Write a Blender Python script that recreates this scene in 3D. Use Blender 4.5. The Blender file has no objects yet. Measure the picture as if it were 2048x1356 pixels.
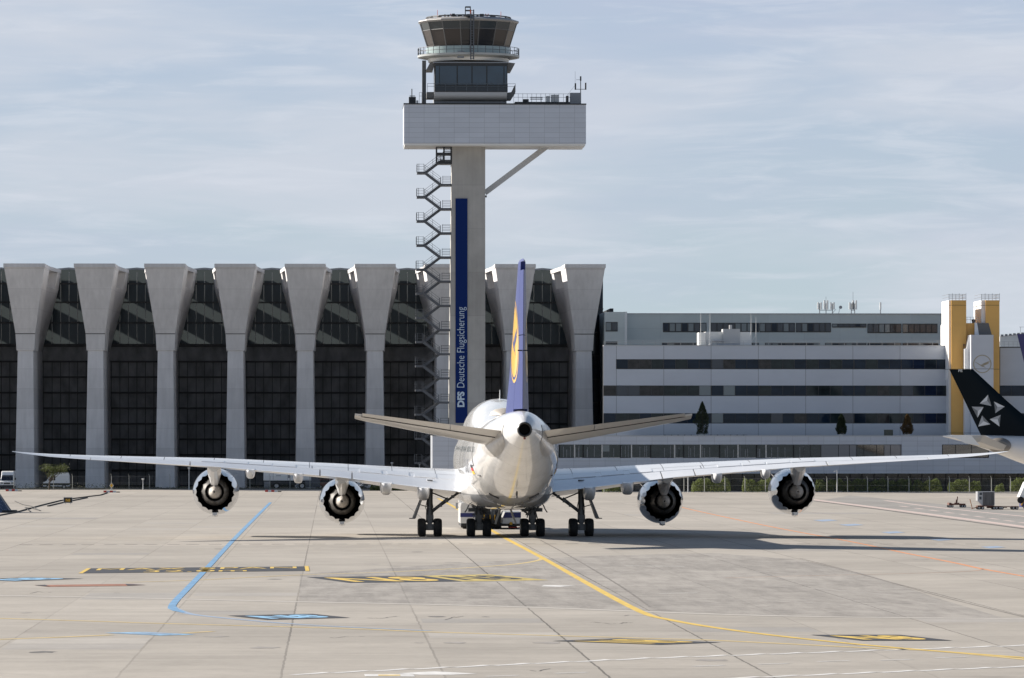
import bpy, bmesh, math, random
from mathutils import Vector, Matrix
random.seed(7)
R = math.radians
# ---------------------------------------------------------------- camera, sky, sun, exposure
TH = 0.03457          # the airport grid is turned this much to the view
H = 6.95; F = 10500.0; HZ = 881.0
sc = bpy.context.scene
cam_d = bpy.data.cameras.new("camera"); cam = bpy.data.objects.new("camera", cam_d)
sc.collection.objects.link(cam); sc.camera = cam
cam_d.sensor_width = 36; cam_d.lens = 36*F/2048; cam_d.shift_y = (HZ-678)/2048
cam_d.clip_start = 1; cam_d.clip_end = 20000
cam.location = (0, 0, H); cam.rotation_euler = (R(90), 0, -TH)

SUN_TO = Vector((-1.93, 1.22, 1.02)).normalized()
sun_d = bpy.data.lights.new("sun", 'SUN'); sun = bpy.data.objects.new("sun", sun_d)
sc.collection.objects.link(sun)
sun_d.energy = 5.0; sun_d.angle = R(0.5); sun_d.color = (1.0, 0.93, 0.84)
sun.rotation_euler = SUN_TO.to_track_quat('Z', 'Y').to_euler()
sun.location = (-60, 300, 80)

w = bpy.data.worlds.new("World"); sc.world = w; w.use_nodes = True
nt = w.node_tree; nt.nodes.clear()
def N(tree, t, **kw):
    n = tree.nodes.new(t)
    for k, v in kw.items():
        if k in ('inp',):
            for a, b in v.items(): n.inputs[a].default_value = b
        else: setattr(n, k, v)
    return n
wo = N(nt, 'ShaderNodeOutputWorld'); bg = N(nt, 'ShaderNodeBackground'); bg.inputs[1].default_value = 0.05
sky = N(nt, 'ShaderNodeTexSky'); sky.sky_type = 'NISHITA'; sky.sun_disc = False
sky.sun_elevation = math.asin(SUN_TO.z); sky.sun_rotation = math.atan2(SUN_TO.x, SUN_TO.y)
sky.altitude = 100; sky.air_density = 1.0; sky.dust_density = 1.0; sky.ozone_density = 1.5
tc = N(nt, 'ShaderNodeTexCoord')
def wcloud(scale, loc, detail, lo, hi, rough=.55, dist=0.3):
    mp = N(nt, 'ShaderNodeMapping'); mp.inputs['Scale'].default_value = scale; mp.inputs['Location'].default_value = loc
    nz = N(nt, 'ShaderNodeTexNoise'); nz.inputs['Scale'].default_value = 1; nz.inputs['Detail'].default_value = detail
    nz.inputs['Roughness'].default_value = rough; nz.inputs['Distortion'].default_value = dist
    rm = N(nt, 'ShaderNodeMapRange'); rm.interpolation_type = 'SMOOTHSTEP'
    rm.inputs[1].default_value = lo; rm.inputs[2].default_value = hi
    nt.links.new(tc.outputs['Generated'], mp.inputs[0]); nt.links.new(mp.outputs[0], nz.inputs[0]); nt.links.new(nz.outputs[0], rm.inputs[0])
    return rm.outputs[0]
c1 = wcloud((8, 8, 46), (3.1, 0, 1.3), 5, .38, .64)
c2 = wcloud((30, 30, 230), (0, 4.0, 2.0), 6, .46, .72, .6, .5)
c3 = wcloud((9, 9, 42), (7, 1.0, 5.3), 4, .48, .70, .5, .3)
sep = N(nt, 'ShaderNodeSeparateXYZ'); nt.links.new(tc.outputs['Generated'], sep.inputs[0])
def wmr(v, a, b, lo, hi):
    n = N(nt, 'ShaderNodeMapRange'); n.interpolation_type = 'SMOOTHSTEP'
    for i_, x_ in ((1, a), (2, b), (3, lo), (4, hi)): n.inputs[i_].default_value = x_
    nt.links.new(v, n.inputs[0]); return n.outputs[0]
def wmul(a, b):
    n = N(nt, 'ShaderNodeMath', operation='MULTIPLY')
    for i_, x_ in ((0, a), (1, b)):
        if isinstance(x_, float): n.inputs[i_].default_value = x_
        else: nt.links.new(x_, n.inputs[i_])
    return n.outputs[0]
def wmix(f, a, b):
    n = N(nt, 'ShaderNodeMix', data_type='RGBA')
    for i_, x_ in ((0, f), (6, a), (7, b)):
        if isinstance(x_, (float, tuple)): n.inputs[i_].default_value = x_
        else: nt.links.new(x_, n.inputs[i_])
    return n.outputs[2]
low_band = wmr(sep.outputs[2], .09, .30, 1.0, .0)          # veil and clouds thin out towards the zenith
veil_col = wmix(wmr(sep.outputs[2], .0, .085, 0.0, 1.0), (5.5, 6.8, 7.5, 1), (5.0, 6.0, 7.7, 1))
c = wmix(wmul(low_band, .88), sky.outputs[0], veil_col)
c = wmix(wmul(wmul(c1, .85), wmr(sep.outputs[2], .09, .35, 1.0, .08)), c, (6.7, 7.15, 8.0, 1))
c = wmix(wmul(wmul(c3, .32), low_band), c, (5.4, 5.9, 7.5, 1))
c = wmix(wmul(wmul(c2, .45), low_band), c, (7.5, 7.9, 8.7, 1))
nt.links.new(c, bg.inputs[0]); nt.links.new(bg.outputs[0], wo.inputs[0])
sc.view_settings.view_transform = 'Standard'; sc.view_settings.look = 'None'
sc.view_settings.exposure = 0.92; sc.view_settings.gamma = 1; sc.view_settings.use_curve_mapping = False
sc.render.engine = 'CYCLES'; sc.cycles.max_bounces = 8

# ---------------------------------------------------------------- pixel -> place helpers (planning only)
cT, sT = math.cos(TH), math.sin(TH)
def at(px, py, y):
    a = (px-1024)/F
    x = y*(a*cT+sT)/(cT-a*sT); Yc = x*sT+y*cT
    return x, H-(py-HZ)/F*Yc
def X(px, y): return at(px, 0, y)[0]
def Z(py, y, px=1024): return at(px, py, y)[1]
def g(px, py):
    Yc = F*H/(py-HZ); Xc = (px-1024)/F*Yc
    return (Xc*cT+Yc*sT, -Xc*sT+Yc*cT)

# ---------------------------------------------------------------- materials
def srgb(r, g_, b):
    f = lambda c: ((c/255)/12.92 if c/255 <= .04045 else ((c/255+.055)/1.055)**2.4)
    return (f(r), f(g_), f(b))
def mat(name, col, rough=.6, metal=0, coat=0, var=0.0, vs=(1, 1, 1), detail=4, bump=0, bs=None, spec=None, emit=None):
    m = bpy.data.materials.new(name); m.use_nodes = True
    t = m.node_tree; b = t.nodes['Principled BSDF']
    b.inputs['Base Color'].default_value = (*col, 1); b.inputs['Roughness'].default_value = rough
    b.inputs['Metallic'].default_value = metal; b.inputs['Coat Weight'].default_value = coat
    b.inputs['Coat Roughness'].default_value = .04
    if spec is not None: b.inputs['Specular IOR Level'].default_value = spec
    if var or bump:
        c = t.nodes.new('ShaderNodeTexCoord'); mp = t.nodes.new('ShaderNodeMapping'); mp.inputs['Scale'].default_value = vs
        nz = t.nodes.new('ShaderNodeTexNoise'); nz.inputs['Scale'].default_value = 1; nz.inputs['Detail'].default_value = detail
        nz.inputs['Roughness'].default_value = .6
        t.links.new(c.outputs['Object'], mp.inputs[0]); t.links.new(mp.outputs[0], nz.inputs[0])
        if var:
            rm = t.nodes.new('ShaderNodeMapRange'); rm.inputs[1].default_value = .3; rm.inputs[2].default_value = .7
            rm.inputs[3].default_value = 1-var; rm.inputs[4].default_value = 1+var*.6
            mx = t.nodes.new('ShaderNodeMix'); mx.data_type = 'RGBA'; mx.blend_type = 'MULTIPLY'; mx.inputs[0].default_value = 1
            mx.inputs[6].default_value = (*col, 1)
            t.links.new(nz.outputs[0], rm.inputs[0]); t.links.new(rm.outputs[0], mx.inputs[7]); t.links.new(mx.outputs[2], b.inputs['Base Color'])
        if bump:
            bp = t.nodes.new('ShaderNodeBump'); bp.inputs['Strength'].default_value = bump; bp.inputs['Distance'].default_value = .05
            t.links.new(nz.outputs[0], bp.inputs['Height']); t.links.new(bp.outputs[0], b.inputs['Normal'])
    return m
M = {}
M['white'] = mat('white paint', (.78, .78, .77), .3, 0, .5, .06, (.4, .4, .4))
M['whitep'] = mat('white panel', (.74, .74, .72), .5, 0, 0, .06, (.3, .3, .3))
M['dark'] = mat('dark metal', (.03, .032, .036), .45, .3)
M['steel'] = mat('grey steel', (.22, .23, .25), .4, .5)
M['galv'] = mat('galvanised steel', (.5, .5, .5), .45, .6)
M['lsteel'] = mat('light painted steel', (.45, .46, .47), .45)
M['rubber'] = mat('tyre rubber', (.012, .012, .013), .8, 0, 0, .2, (6, 6, 6))
M['black'] = mat('black paint', (.012, .013, .016), .4)
M['yellow'] = mat('yellow paint', (.75, .42, .04), .5)
M['red'] = mat('red paint', (.6, .07, .05), .5)
M['navy'] = mat('navy paint', (.02, .03, .16), .35)
M['whitev'] = mat('vehicle white', (.88, .88, .87), .3, 0, .5)
M['glass'] = mat('window glass', (.012, .022, .040), .05, 0, 0, .5, (.25, .25, .6), 3, spec=.22)
M['glass_refl_green'] = mat('glass with painted green reflections', (.016, .024, .026), .05, 0, 0, .6, (.7, .7, 1.1), 5, spec=.3)  # mottled green tone in the pane colour imitates reflections
M['glass_refl_brown'] = mat('glass with painted brown reflections', (.034, .030, .030), .08, 0, 0, .7, (1.2, 1.2, 1.4), 5, spec=.3)  # brown mottling painted into the pane colour, standing in for reflections
M['glass_pale'] = mat('blind behind glass', (.16, .19, .20), .2, 0, .3)
M['glass_mid'] = mat('half drawn blind', (.045, .055, .07), .2, 0, 0)
M['frame'] = mat('dark window frame', (.02, .022, .026), .4)

def concrete(name, col, var=.14, boards=0.0, scale=.25):
    m = mat(name, col, .85, 0, 0, var, (scale, scale, scale), 8, .06)
    t = m.node_tree; b = t.nodes['Principled BSDF']; src = b.inputs['Base Color'].links[0].from_socket
    c = t.nodes.new('ShaderNodeTexCoord'); mp = t.nodes.new('ShaderNodeMapping'); mp.inputs['Scale'].default_value = (2.2, 2.2, .12)
    nz = t.nodes.new('ShaderNodeTexNoise'); nz.inputs['Scale'].default_value = 1; nz.inputs['Detail'].default_value = 5
    rm = t.nodes.new('ShaderNodeMapRange'); rm.inputs[1].default_value = .35; rm.inputs[2].default_value = .75; rm.inputs[3].default_value = 1; rm.inputs[4].default_value = .88
    mx = t.nodes.new('ShaderNodeMix'); mx.data_type = 'RGBA'; mx.blend_type = 'MULTIPLY'; mx.inputs[0].default_value = 1
    t.links.new(c.outputs['Object'], mp.inputs[0]); t.links.new(mp.outputs[0], nz.inputs[0]); t.links.new(nz.outputs[0], rm.inputs[0])
    t.links.new(src, mx.inputs[6]); t.links.new(rm.outputs[0], mx.inputs[7])
    out = mx.outputs[2]
    if boards:
        sx = t.nodes.new('ShaderNodeSeparateXYZ'); t.links.new(c.outputs['Object'], sx.inputs[0])
        d = t.nodes.new('ShaderNodeMath'); d.operation = 'DIVIDE'; d.inputs[1].default_value = boards; t.links.new(sx.outputs[2], d.inputs[0])
        fr = t.nodes.new('ShaderNodeMath'); fr.operation = 'FRACT'; t.links.new(d.outputs[0], fr.inputs[0])
        ls = t.nodes.new('ShaderNodeMath'); ls.operation = 'LESS_THAN'; ls.inputs[1].default_value = .06/boards; t.links.new(fr.outputs[0], ls.inputs[0])
        fl = t.nodes.new('ShaderNodeMath'); fl.operation = 'FLOOR'; t.links.new(d.outputs[0], fl.inputs[0])
        wn = t.nodes.new('ShaderNodeTexWhiteNoise'); wn.noise_dimensions = '1D'; t.links.new(fl.outputs[0], wn.inputs[1])
        m2_ = t.nodes.new('ShaderNodeMath'); m2_.operation = 'MULTIPLY_ADD'; m2_.inputs[1].default_value = -.18; m2_.inputs[2].default_value = 1.0; t.links.new(ls.outputs[0], m2_.inputs[0])
        m3_ = t.nodes.new('ShaderNodeMath'); m3_.operation = 'MULTIPLY_ADD'; m3_.inputs[1].default_value = .14; m3_.inputs[2].default_value = .93; t.links.new(wn.outputs[0], m3_.inputs[0])
        m4_ = t.nodes.new('ShaderNodeMath'); m4_.operation = 'MULTIPLY'; t.links.new(m2_.outputs[0], m4_.inputs[0]); t.links.new(m3_.outputs[0], m4_.inputs[1])
        mb = t.nodes.new('ShaderNodeMix'); mb.data_type = 'RGBA'; mb.blend_type = 'MULTIPLY'; mb.inputs[0].default_value = 1
        t.links.new(out, mb.inputs[6]); t.links.new(m4_.outputs[0], mb.inputs[7]); out = mb.outputs[2]
    t.links.new(out, b.inputs['Base Color'])
    return m
def world_space(m):      # every copy of the thing gets its own stains
    t = m.node_tree; ge = t.nodes.new('ShaderNodeNewGeometry')
    for n in [x for x in t.nodes if x.type == 'MAPPING']:
        for l in list(n.inputs[0].links): t.links.remove(l)
        t.links.new(ge.outputs['Position'], n.inputs[0])
    return m
M['pillar'] = concrete('hangar concrete', (.67, .66, .66), .10, 2.9)
M['towerc'] = concrete('tower concrete', (.40, .39, .37), .16, 6.1)

def panels(name, col, px_, pz, gx, gz, dark=.55, rib=0, rough=.45, ox=0, oz=0, metal=0):
    """cladding with real joint lines: object x every px_, object z every pz"""
    m = mat(name, col, rough, metal, 0, .05, (.2, .2, .5), 3)
    t = m.node_tree; b = t.nodes['Principled BSDF']; src = b.inputs['Base Color'].links[0].from_socket
    c = t.nodes.new('ShaderNodeTexCoord'); sx = t.nodes.new('ShaderNodeSeparateXYZ'); t.links.new(c.outputs['Object'], sx.inputs[0])
    fac = None
    ids = []
    for ax, p, wd, off in ((0, px_, gx, ox), (2, pz, gz, oz)):
        if not p: continue
        a = t.nodes.new('ShaderNodeMath'); a.operation = 'SUBTRACT'; a.inputs[1].default_value = off; t.links.new(sx.outputs[ax], a.inputs[0])
        d = t.nodes.new('ShaderNodeMath'); d.operation = 'DIVIDE'; d.inputs[1].default_value = p; t.links.new(a.outputs[0], d.inputs[0])
        fr = t.nodes.new('ShaderNodeMath'); fr.operation = 'FRACT'; t.links.new(d.outputs[0], fr.inputs[0])
        fl = t.nodes.new('ShaderNodeMath'); fl.operation = 'FLOOR'; t.links.new(d.outputs[0], fl.inputs[0]); ids.append(fl.outputs[0])
        ls = t.nodes.new('ShaderNodeMath'); ls.operation = 'LESS_THAN'; ls.inputs[1].default_value = wd/p; t.links.new(fr.outputs[0], ls.inputs[0])
        if fac is None: fac = ls.outputs[0]
        else:
            mx = t.nodes.new('ShaderNodeMath'); mx.operation = 'MAXIMUM'; t.links.new(fac, mx.inputs[0]); t.links.new(ls.outputs[0], mx.inputs[1]); fac = mx.outputs[0]
    cb = t.nodes.new('ShaderNodeCombineXYZ'); t.links.new(ids[0], cb.inputs[0]); t.links.new(ids[-1], cb.inputs[2])
    wn = t.nodes.new('ShaderNodeTexWhiteNoise'); t.links.new(cb.outputs[0], wn.inputs[0])
    ma = t.nodes.new('ShaderNodeMath'); ma.operation = 'MULTIPLY_ADD'; ma.inputs[1].default_value = .07; ma.inputs[2].default_value = .965; t.links.new(wn.outputs[0], ma.inputs[0])
    m0 = t.nodes.new('ShaderNodeMix'); m0.data_type = 'RGBA'; m0.blend_type = 'MULTIPLY'; m0.inputs[0].default_value = 1
    t.links.new(src, m0.inputs[6]); t.links.new(ma.outputs[0], m0.inputs[7])
    m1_ = t.nodes.new('ShaderNodeMix'); m1_.data_type = 'RGBA'; m1_.blend_type = 'MULTIPLY'
    m1_.inputs[7].default_value = (dark, dark, dark, 1); t.links.new(fac, m1_.inputs[0]); t.links.new(m0.outputs[2], m1_.inputs[6])
    t.links.new(m1_.outputs[2], b.inputs['Base Color'])
    if rib:
        wv = t.nodes.new('ShaderNodeTexWave'); wv.inputs['Scale'].default_value = rib; t.links.new(c.outputs['Object'], wv.inputs[0])
        bp = t.nodes.new('ShaderNodeBump'); bp.inputs['Strength'].default_value = .35; bp.inputs['Distance'].default_value = .04
        t.links.new(wv.outputs[1], bp.inputs['Height']); t.links.new(bp.outputs[0], b.inputs['Normal'])
    return m

# ---------------------------------------------------------------- mesh builder
class MB:
    def __init__(s): s.v = []; s.f = []
    def add(s, vs, fs):
        o = len(s.v); s.v += [tuple(v) for v in vs]; s.f += [tuple(i+o for i in f) for f in fs]; return s
    def box(s, x0, x1, y0, y1, z0, z1):
        return s.add([(x0,y0,z0),(x1,y0,z0),(x1,y1,z0),(x0,y1,z0),(x0,y0,z1),(x1,y0,z1),(x1,y1,z1),(x0,y1,z1)],
                     [(0,3,2,1),(4,5,6,7),(0,1,5,4),(1,2,6,5),(2,3,7,6),(3,0,4,7)])
    def loft(s, rings, cap=True, closed=True):
        n = len(rings[0]); vs = [p for r in rings for p in r]; fs = []
        for i in range(len(rings)-1):
            for j in range(n if closed else n-1):
                k = (j+1) % n; fs.append((i*n+j, i*n+k, (i+1)*n+k, (i+1)*n+j))
        if cap: fs.append(tuple(range(n-1, -1, -1))); fs.append(tuple((len(rings)-1)*n+j for j in range(n)))
        return s.add(vs, fs)
    def prism(s, poly, y0, y1):            # poly in x,z
        return s.loft([[(x, y0, z) for x, z in poly], [(x, y1, z) for x, z in poly]])
    def prism_z(s, poly, z0, z1):
        return s.loft([[(x, y, z0) for x, y in poly], [(x, y, z1) for x, y in poly]])
    def prism_x(s, poly, x0, x1):          # poly in y,z
        return s.loft([[(x0, y, z) for y, z in poly], [(x1, y, z) for y, z in poly]])
    def bar(s, p, q, r, r2=None, n=8):
        p = Vector(p); q = Vector(q); d = (q-p).normalized(); a = d.orthogonal().normalized(); b = d.cross(a)
        r2 = r if r2 is None else r2
        return s.loft([[c+(a*math.cos(t)+b*math.sin(t))*rr for t in [2*math.pi*i/n for i in range(n)]] for c, rr in ((p, r), (q, r2))])
    def tube(s, pts, r, n=6):
        for a, b in zip(pts, pts[1:]): s.bar(a, b, r, n=n)
        return s
    def beam(s, p, q, w_, h_):             # rectangular bar, w across y
        p = Vector(p); q = Vector(q); d = (q-p).normalized(); a = Vector((0,1,0)); 
        if abs(d.dot(a)) > .95: a = Vector((1,0,0))
        b = d.cross(a).normalized(); a = b.cross(d).normalized()
        return s.loft([[c+a*i*w_/2+b*j*h_/2 for i, j in ((-1,-1),(1,-1),(1,1),(-1,1))] for c in (p, q)])
    def lathe(s, c, prof, axis='y', n=24, cap=False):   # prof: (along, radius)
        rings = []
        for t, r in prof:
            ring = []
            for i in range(n):
                a = 2*math.pi*i/n; u, v = r*math.cos(a), r*math.sin(a)
                ring.append({'y': (c[0]+u, c[1]+t, c[2]+v), 'x': (c[0]+t, c[1]+u, c[2]+v), 'z': (c[0]+u, c[1]+v, c[2]+t)}[axis])
            rings.append(ring)
        return s.loft(rings, cap)
    def build(s, name, m, parent=None, smooth=False, loc=None):
        me = bpy.data.meshes.new(name); me.from_pydata(s.v, [], s.f); me.materials.append(m)
        bm = bmesh.new(); bm.from_mesh(me); bmesh.ops.recalc_face_normals(bm, faces=bm.faces); bm.to_mesh(me); bm.free()
        if smooth:
            me.polygons.foreach_set('use_smooth', [True]*len(me.polygons))
            me.set_sharp_from_angle(angle=R(smooth if smooth is not True else 40))
        me.update()
        o = bpy.data.objects.new(name, me); sc.collection.objects.link(o)
        if loc: o.location = loc
        if parent: o.parent = parent
        return o
def tag(o, label=None, cat=None, group=None, kind=None):
    if label: o['label'] = label
    if cat: o['category'] = cat
    if group: o['group'] = group
    if kind: o['kind'] = kind
    return o
def thing(name, label, cat, loc=(0,0,0), rz=0, group=None):
    o = bpy.data.objects.new(name, None); sc.collection.objects.link(o); o.location = loc; o.rotation_euler = (0,0,rz)
    o.empty_display_size = .5
    return tag(o, label, cat, group)
def copy_tree(o, parent=None):
    c = o.copy(); sc.collection.objects.link(c); c.parent = parent
    for ch in [x for x in o.children if x.name in sc.objects]: copy_tree(ch, c)
    return c
def text_mesh(txt, bold=0.0):
    """glyphs as a flat mesh, fitted to x 0..1, y 0..1 ; returns verts, faces, aspect"""
    cu = bpy.data.curves.new('t', 'FONT'); cu.body = txt; cu.offset = bold; cu.resolution_u = 3; cu.space_line = 1.05
    cu.align_x = 'CENTER'
    ob = bpy.data.objects.new('t', cu); sc.collection.objects.link(ob)
    dg = bpy.context.evaluated_depsgraph_get(); dg.update()
    me = bpy.data.meshes.new_from_object(ob.evaluated_get(dg))
    vs = [tuple(v.co) for v in me.vertices]; fs = [tuple(p.vertices) for p in me.polygons]
    bpy.data.objects.remove(ob); bpy.data.curves.remove(cu); bpy.data.meshes.remove(me)
    x0 = min(v[0] for v in vs); x1 = max(v[0] for v in vs); y0 = min(v[1] for v in vs); y1 = max(v[1] for v in vs)
    return [((v[0]-x0)/(x1-x0), (v[1]-y0)/(y1-y0)) for v in vs], fs, (x1-x0)/(y1-y0)
def lettering(txt, fn, m, parent, bold=0.0, name='lettering'):
    vs, fs, asp = text_mesh(txt, bold)
    mb = MB(); mb.v = [tuple(fn(u, v)) for u, v in vs]; mb.f = fs
    return mb.build(name, m, parent)

# ================================================================= GROUND
def ground_mat(name, col, worn=0.0):
    m = bpy.data.materials.new(name); m.use_nodes = True; t = m.node_tree; b = t.nodes['Principled BSDF']
    b.inputs['Roughness'].default_value = .8; b.inputs['Specular IOR Level'].default_value = .25
    c = t.nodes.new('ShaderNodeTexCoord'); sx = t.nodes.new('ShaderNodeSeparateXYZ'); t.links.new(c.outputs['Object'], sx.inputs[0])
    def mth(op, a, b_=None, c_=None, clamp=False):
        n = t.nodes.new('ShaderNodeMath'); n.operation = op; n.use_clamp = clamp
        for i, v in enumerate((a, b_, c_)):
            if v is None: continue
            if isinstance(v, (int, float)): n.inputs[i].default_value = v
            else: t.links.new(v, n.inputs[i])
        return n.outputs[0]
    def noise(sc_, det=5, rough=.6, off=(0,0,0)):
        mp = t.nodes.new('ShaderNodeMapping'); mp.inputs['Scale'].default_value = sc_; mp.inputs['Location'].default_value = off
        nz = t.nodes.new('ShaderNodeTexNoise'); nz.inputs['Scale'].default_value = 1; nz.inputs['Detail'].default_value = det; nz.inputs['Roughness'].default_value = rough
        t.links.new(c.outputs['Object'], mp.inputs[0]); t.links.new(mp.outputs[0], nz.inputs[0]); return nz.outputs[0]
    def rmap(v, a, b_, lo, hi):
        n = t.nodes.new('ShaderNodeMapRange'); n.inputs[1].default_value = a; n.inputs[2].default_value = b_; n.inputs[3].default_value = lo; n.inputs[4].default_value = hi
        t.links.new(v, n.inputs[0]); return n.outputs[0]
    BX, BY = 4.82, 5.0
    wob = noise((.08, .5, 1), 4)
    xx = mth('ADD', sx.outputs[0], mth('MULTIPLY', wob, .12))
    dx = mth('DIVIDE', mth('SUBTRACT', xx, XJ), BX); dy = mth('DIVIDE', sx.outputs[1], BY)
    fx = mth('FRACT', dx); fy = mth('FRACT', dy)
    jx = mth('LESS_THAN', fx, .075/BX); jy = mth('LESS_THAN', fy, .10/BY)
    # joint strength differs from joint to joint and along it
    wx = t.nodes.new('ShaderNodeTexWhiteNoise'); wx.noise_dimensions = '1D'; t.links.new(mth('FLOOR', dx), wx.inputs[1])
    seg = noise((.05, .018, 1), 3, .5, (9, 2, 0))
    sxj = mth('MULTIPLY', mth('MULTIPLY', jx, rmap(wx.outputs[0], 0, 1, .25, .85)), rmap(seg, .35, .6, .35, 1))
    segy = noise((.03, .2, 1), 4, .6, (1, 7, 0))
    wy = t.nodes.new('ShaderNodeTexWhiteNoise'); wy.noise_dimensions = '1D'; t.links.new(mth('FLOOR', dy), wy.inputs[1])
    syj = mth('MULTIPLY', mth('MULTIPLY', jy, rmap(wy.outputs[0], .3, 1, 0, .45)), rmap(segy, .45, .6, 0, 1))
    joint = mth('MAXIMUM', sxj, syj)
    cb = t.nodes.new('ShaderNodeCombineXYZ'); t.links.new(mth('FLOOR', dx), cb.inputs[0]); t.links.new(mth('FLOOR', mth('MULTIPLY', dy, .5)), cb.inputs[1])
    wn = t.nodes.new('ShaderNodeTexWhiteNoise'); t.links.new(cb.outputs[0], wn.inputs[0])
    slab = rmap(wn.outputs[0], 0, 1, .93, 1.05)
    big = rmap(noise((.02, .03, 1), 5, .6), .3, .7, .86, 1.08)
    mid = rmap(noise((.35, .25, 1), 6, .65, (4, 4, 0)), .3, .7, .88, 1.07)
    fine = rmap(noise((3, 2.2, 1), 4, .7), .3, .7, .94, 1.05)
    stain = rmap(noise((.12, .22, 1), 6, .7, (2, 9, 0)), .58, .75, 1, .76)
    streak = rmap(noise((.02, .55, 1), 5, .7, (5, 1, 0)), .50, .72, 1, .84)
    v = mth('MULTIPLY', mth('MULTIPLY', mth('MULTIPLY', slab, big), mth('MULTIPLY', mid, fine)), mth('MULTIPLY', stain, streak))
    if worn:
        tr = rmap(noise((.9, .10, 1), 6, .75, (3, 3, 0)), .42, .66, 1, .72)
        tr2 = rmap(noise((.5, 1.6, 1), 6, .8, (8, 3, 0)), .5, .66, 1, .72)
        v = mth('MULTIPLY', v, mth('MULTIPLY', tr, tr2))
    v = mth('MULTIPLY', v, mth('SUBTRACT', 1, mth('MULTIPLY', joint, .8)))
    mx = t.nodes.new('ShaderNodeMix'); mx.data_type = 'RGBA'; mx.blend_type = 'MULTIPLY'; mx.inputs[0].default_value = 1; mx.inputs[6].default_value = (*col, 1)
    t.links.new(v, mx.inputs[7]); t.links.new(mx.outputs[2], b.inputs['Base Color'])
    if worn:   # ragged, soft border where the tyre wear fades out
        pass
    return m
XJ = g(624, 1060)[0]
GM = ground_mat('apron concrete', (.395, .362, .318))
GW = ground_mat('worn apron concrete', (.375, .348, .315), 1)
mb = MB(); mb.add([(-2500,60,0),(2500,60,0),(2500,6000,0),(-2500,6000,0)], [(0,1,2,3)])
ground = tag(mb.build('ground', GM), 'pale beige concrete apron of jointed slabs with painted lines', 'apron', kind='structure')
def sheet(name, pts, m, z, label=None):
    b = MB(); b.add([(x, y, z) for x, y in pts], [tuple(range(len(pts)))])
    o = b.build(name, m, ground)
    if label: o['label'] = label
    return o
def ribbon(name, pix, wd, m, z, label=None, world=False, sub=4):
    P = [Vector(p if world else g(*p)) for p in pix]
    if sub > 1 and len(P) > 2:      # catmull-rom smoothing
        Q = []
        for i in range(len(P)-1):
            p0 = P[max(i-1, 0)]; p1 = P[i]; p2 = P[i+1]; p3 = P[min(i+2, len(P)-1)]
            for k in range(sub):
                t = k/sub
                Q.append(.5*((2*p1)+(-p0+p2)*t+(2*p0-5*p1+4*p2-p3)*t*t+(-p0+3*p1-3*p2+p3)*t**3))
        Q.append(P[-1]); P = Q
    vs = []
    for i, p in enumerate(P):
        d = (P[min(i+1, len(P)-1)]-P[max(i-1, 0)]).normalized(); n = Vector((-d.y, d.x))*wd/2
        vs += [(p.x+n.x, p.y+n.y, z), (p.x-n.x, p.y-n.y, z)]
    b = MB(); b.add(vs, [(2*i, 2*i+1, 2*i+3, 2*i+2) for i in range(len(P)-1)])
    o = b.build(name, m, ground)
    if label: o['label'] = label
    return o
def paint(name, col, worn=.35):
    return mat(name, col, .75, 0, 0, worn, (2.0, .7, 1), 6)
PY = paint('yellow line paint', (.66, .455, .09), .2); PYf = paint('faded yellow paint', (.60, .46, .20), .15)
PB = paint('blue line paint', (.15, .31, .50), .22); PBf = paint('faded blue paint', (.28, .36, .48), .15)
PK = paint('black panel paint', (.022, .026, .036), .3); PO = paint('orange line paint', (.66, .27, .12), .2); POf = paint('faded orange paint', (.50, .33, .24), .1)
PW = paint('white line paint', (.66, .65, .63), .2); PP = paint('pinkish line paint', (.55, .44, .40), .15); PG = paint('joint filler', (.11, .10, .095), .3)
PYK = paint('yellow panel paint', (.50, .39, .12), .3); PBL = paint('light blue letter paint', (.25, .48, .70), .25); PBR = paint('rust panel paint', (.30, .13, .08), .3)
Z1, Z2, Z3, Z4 = .004, .008, .012, .016
PG2 = paint('worn joint filler', (.20, .18, .16), .4)
# tyre-worn area
sheet('worn_pavement', [g(*p) for p in ((600,1148),(598,1203),(820,1207),(1065,1213),(1550,1231),(2010,1237),(1870,1195),(1740,1150),(1600,1120),(1430,1106),(1180,1112),(900,1128))], GW, Z1, 'darker concrete area scuffed by tyres')
ribbon('pavement_joint', [(-20,1191),(300,1197),(600,1204),(850,1209),(1100,1216),(1550,1232),(2070,1238)], 1.1, paint('pale joint band', (.44, .41, .37), .12), Z2)
ribbon('pavement_joint', [(1600,1117),(1700,1142),(1870,1190),(2060,1237)], .10, PG2, Z2)
ribbon('pavement_joint', [(1080,1080),(1150,1118),(1240,1172),(1300,1214)], .12, PG2, Z2)
# drain slots
for i in range(46):
    a = 40+i*42+random.uniform(-4, 4); 
    if 1230 < a < 1540: continue
    yy = 1089.5-.002*(a-40) if a < 1230 else 1088
    ribbon('drain_slot', [(a, yy), (a+26, yy)], .55, PG, Z2)
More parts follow.
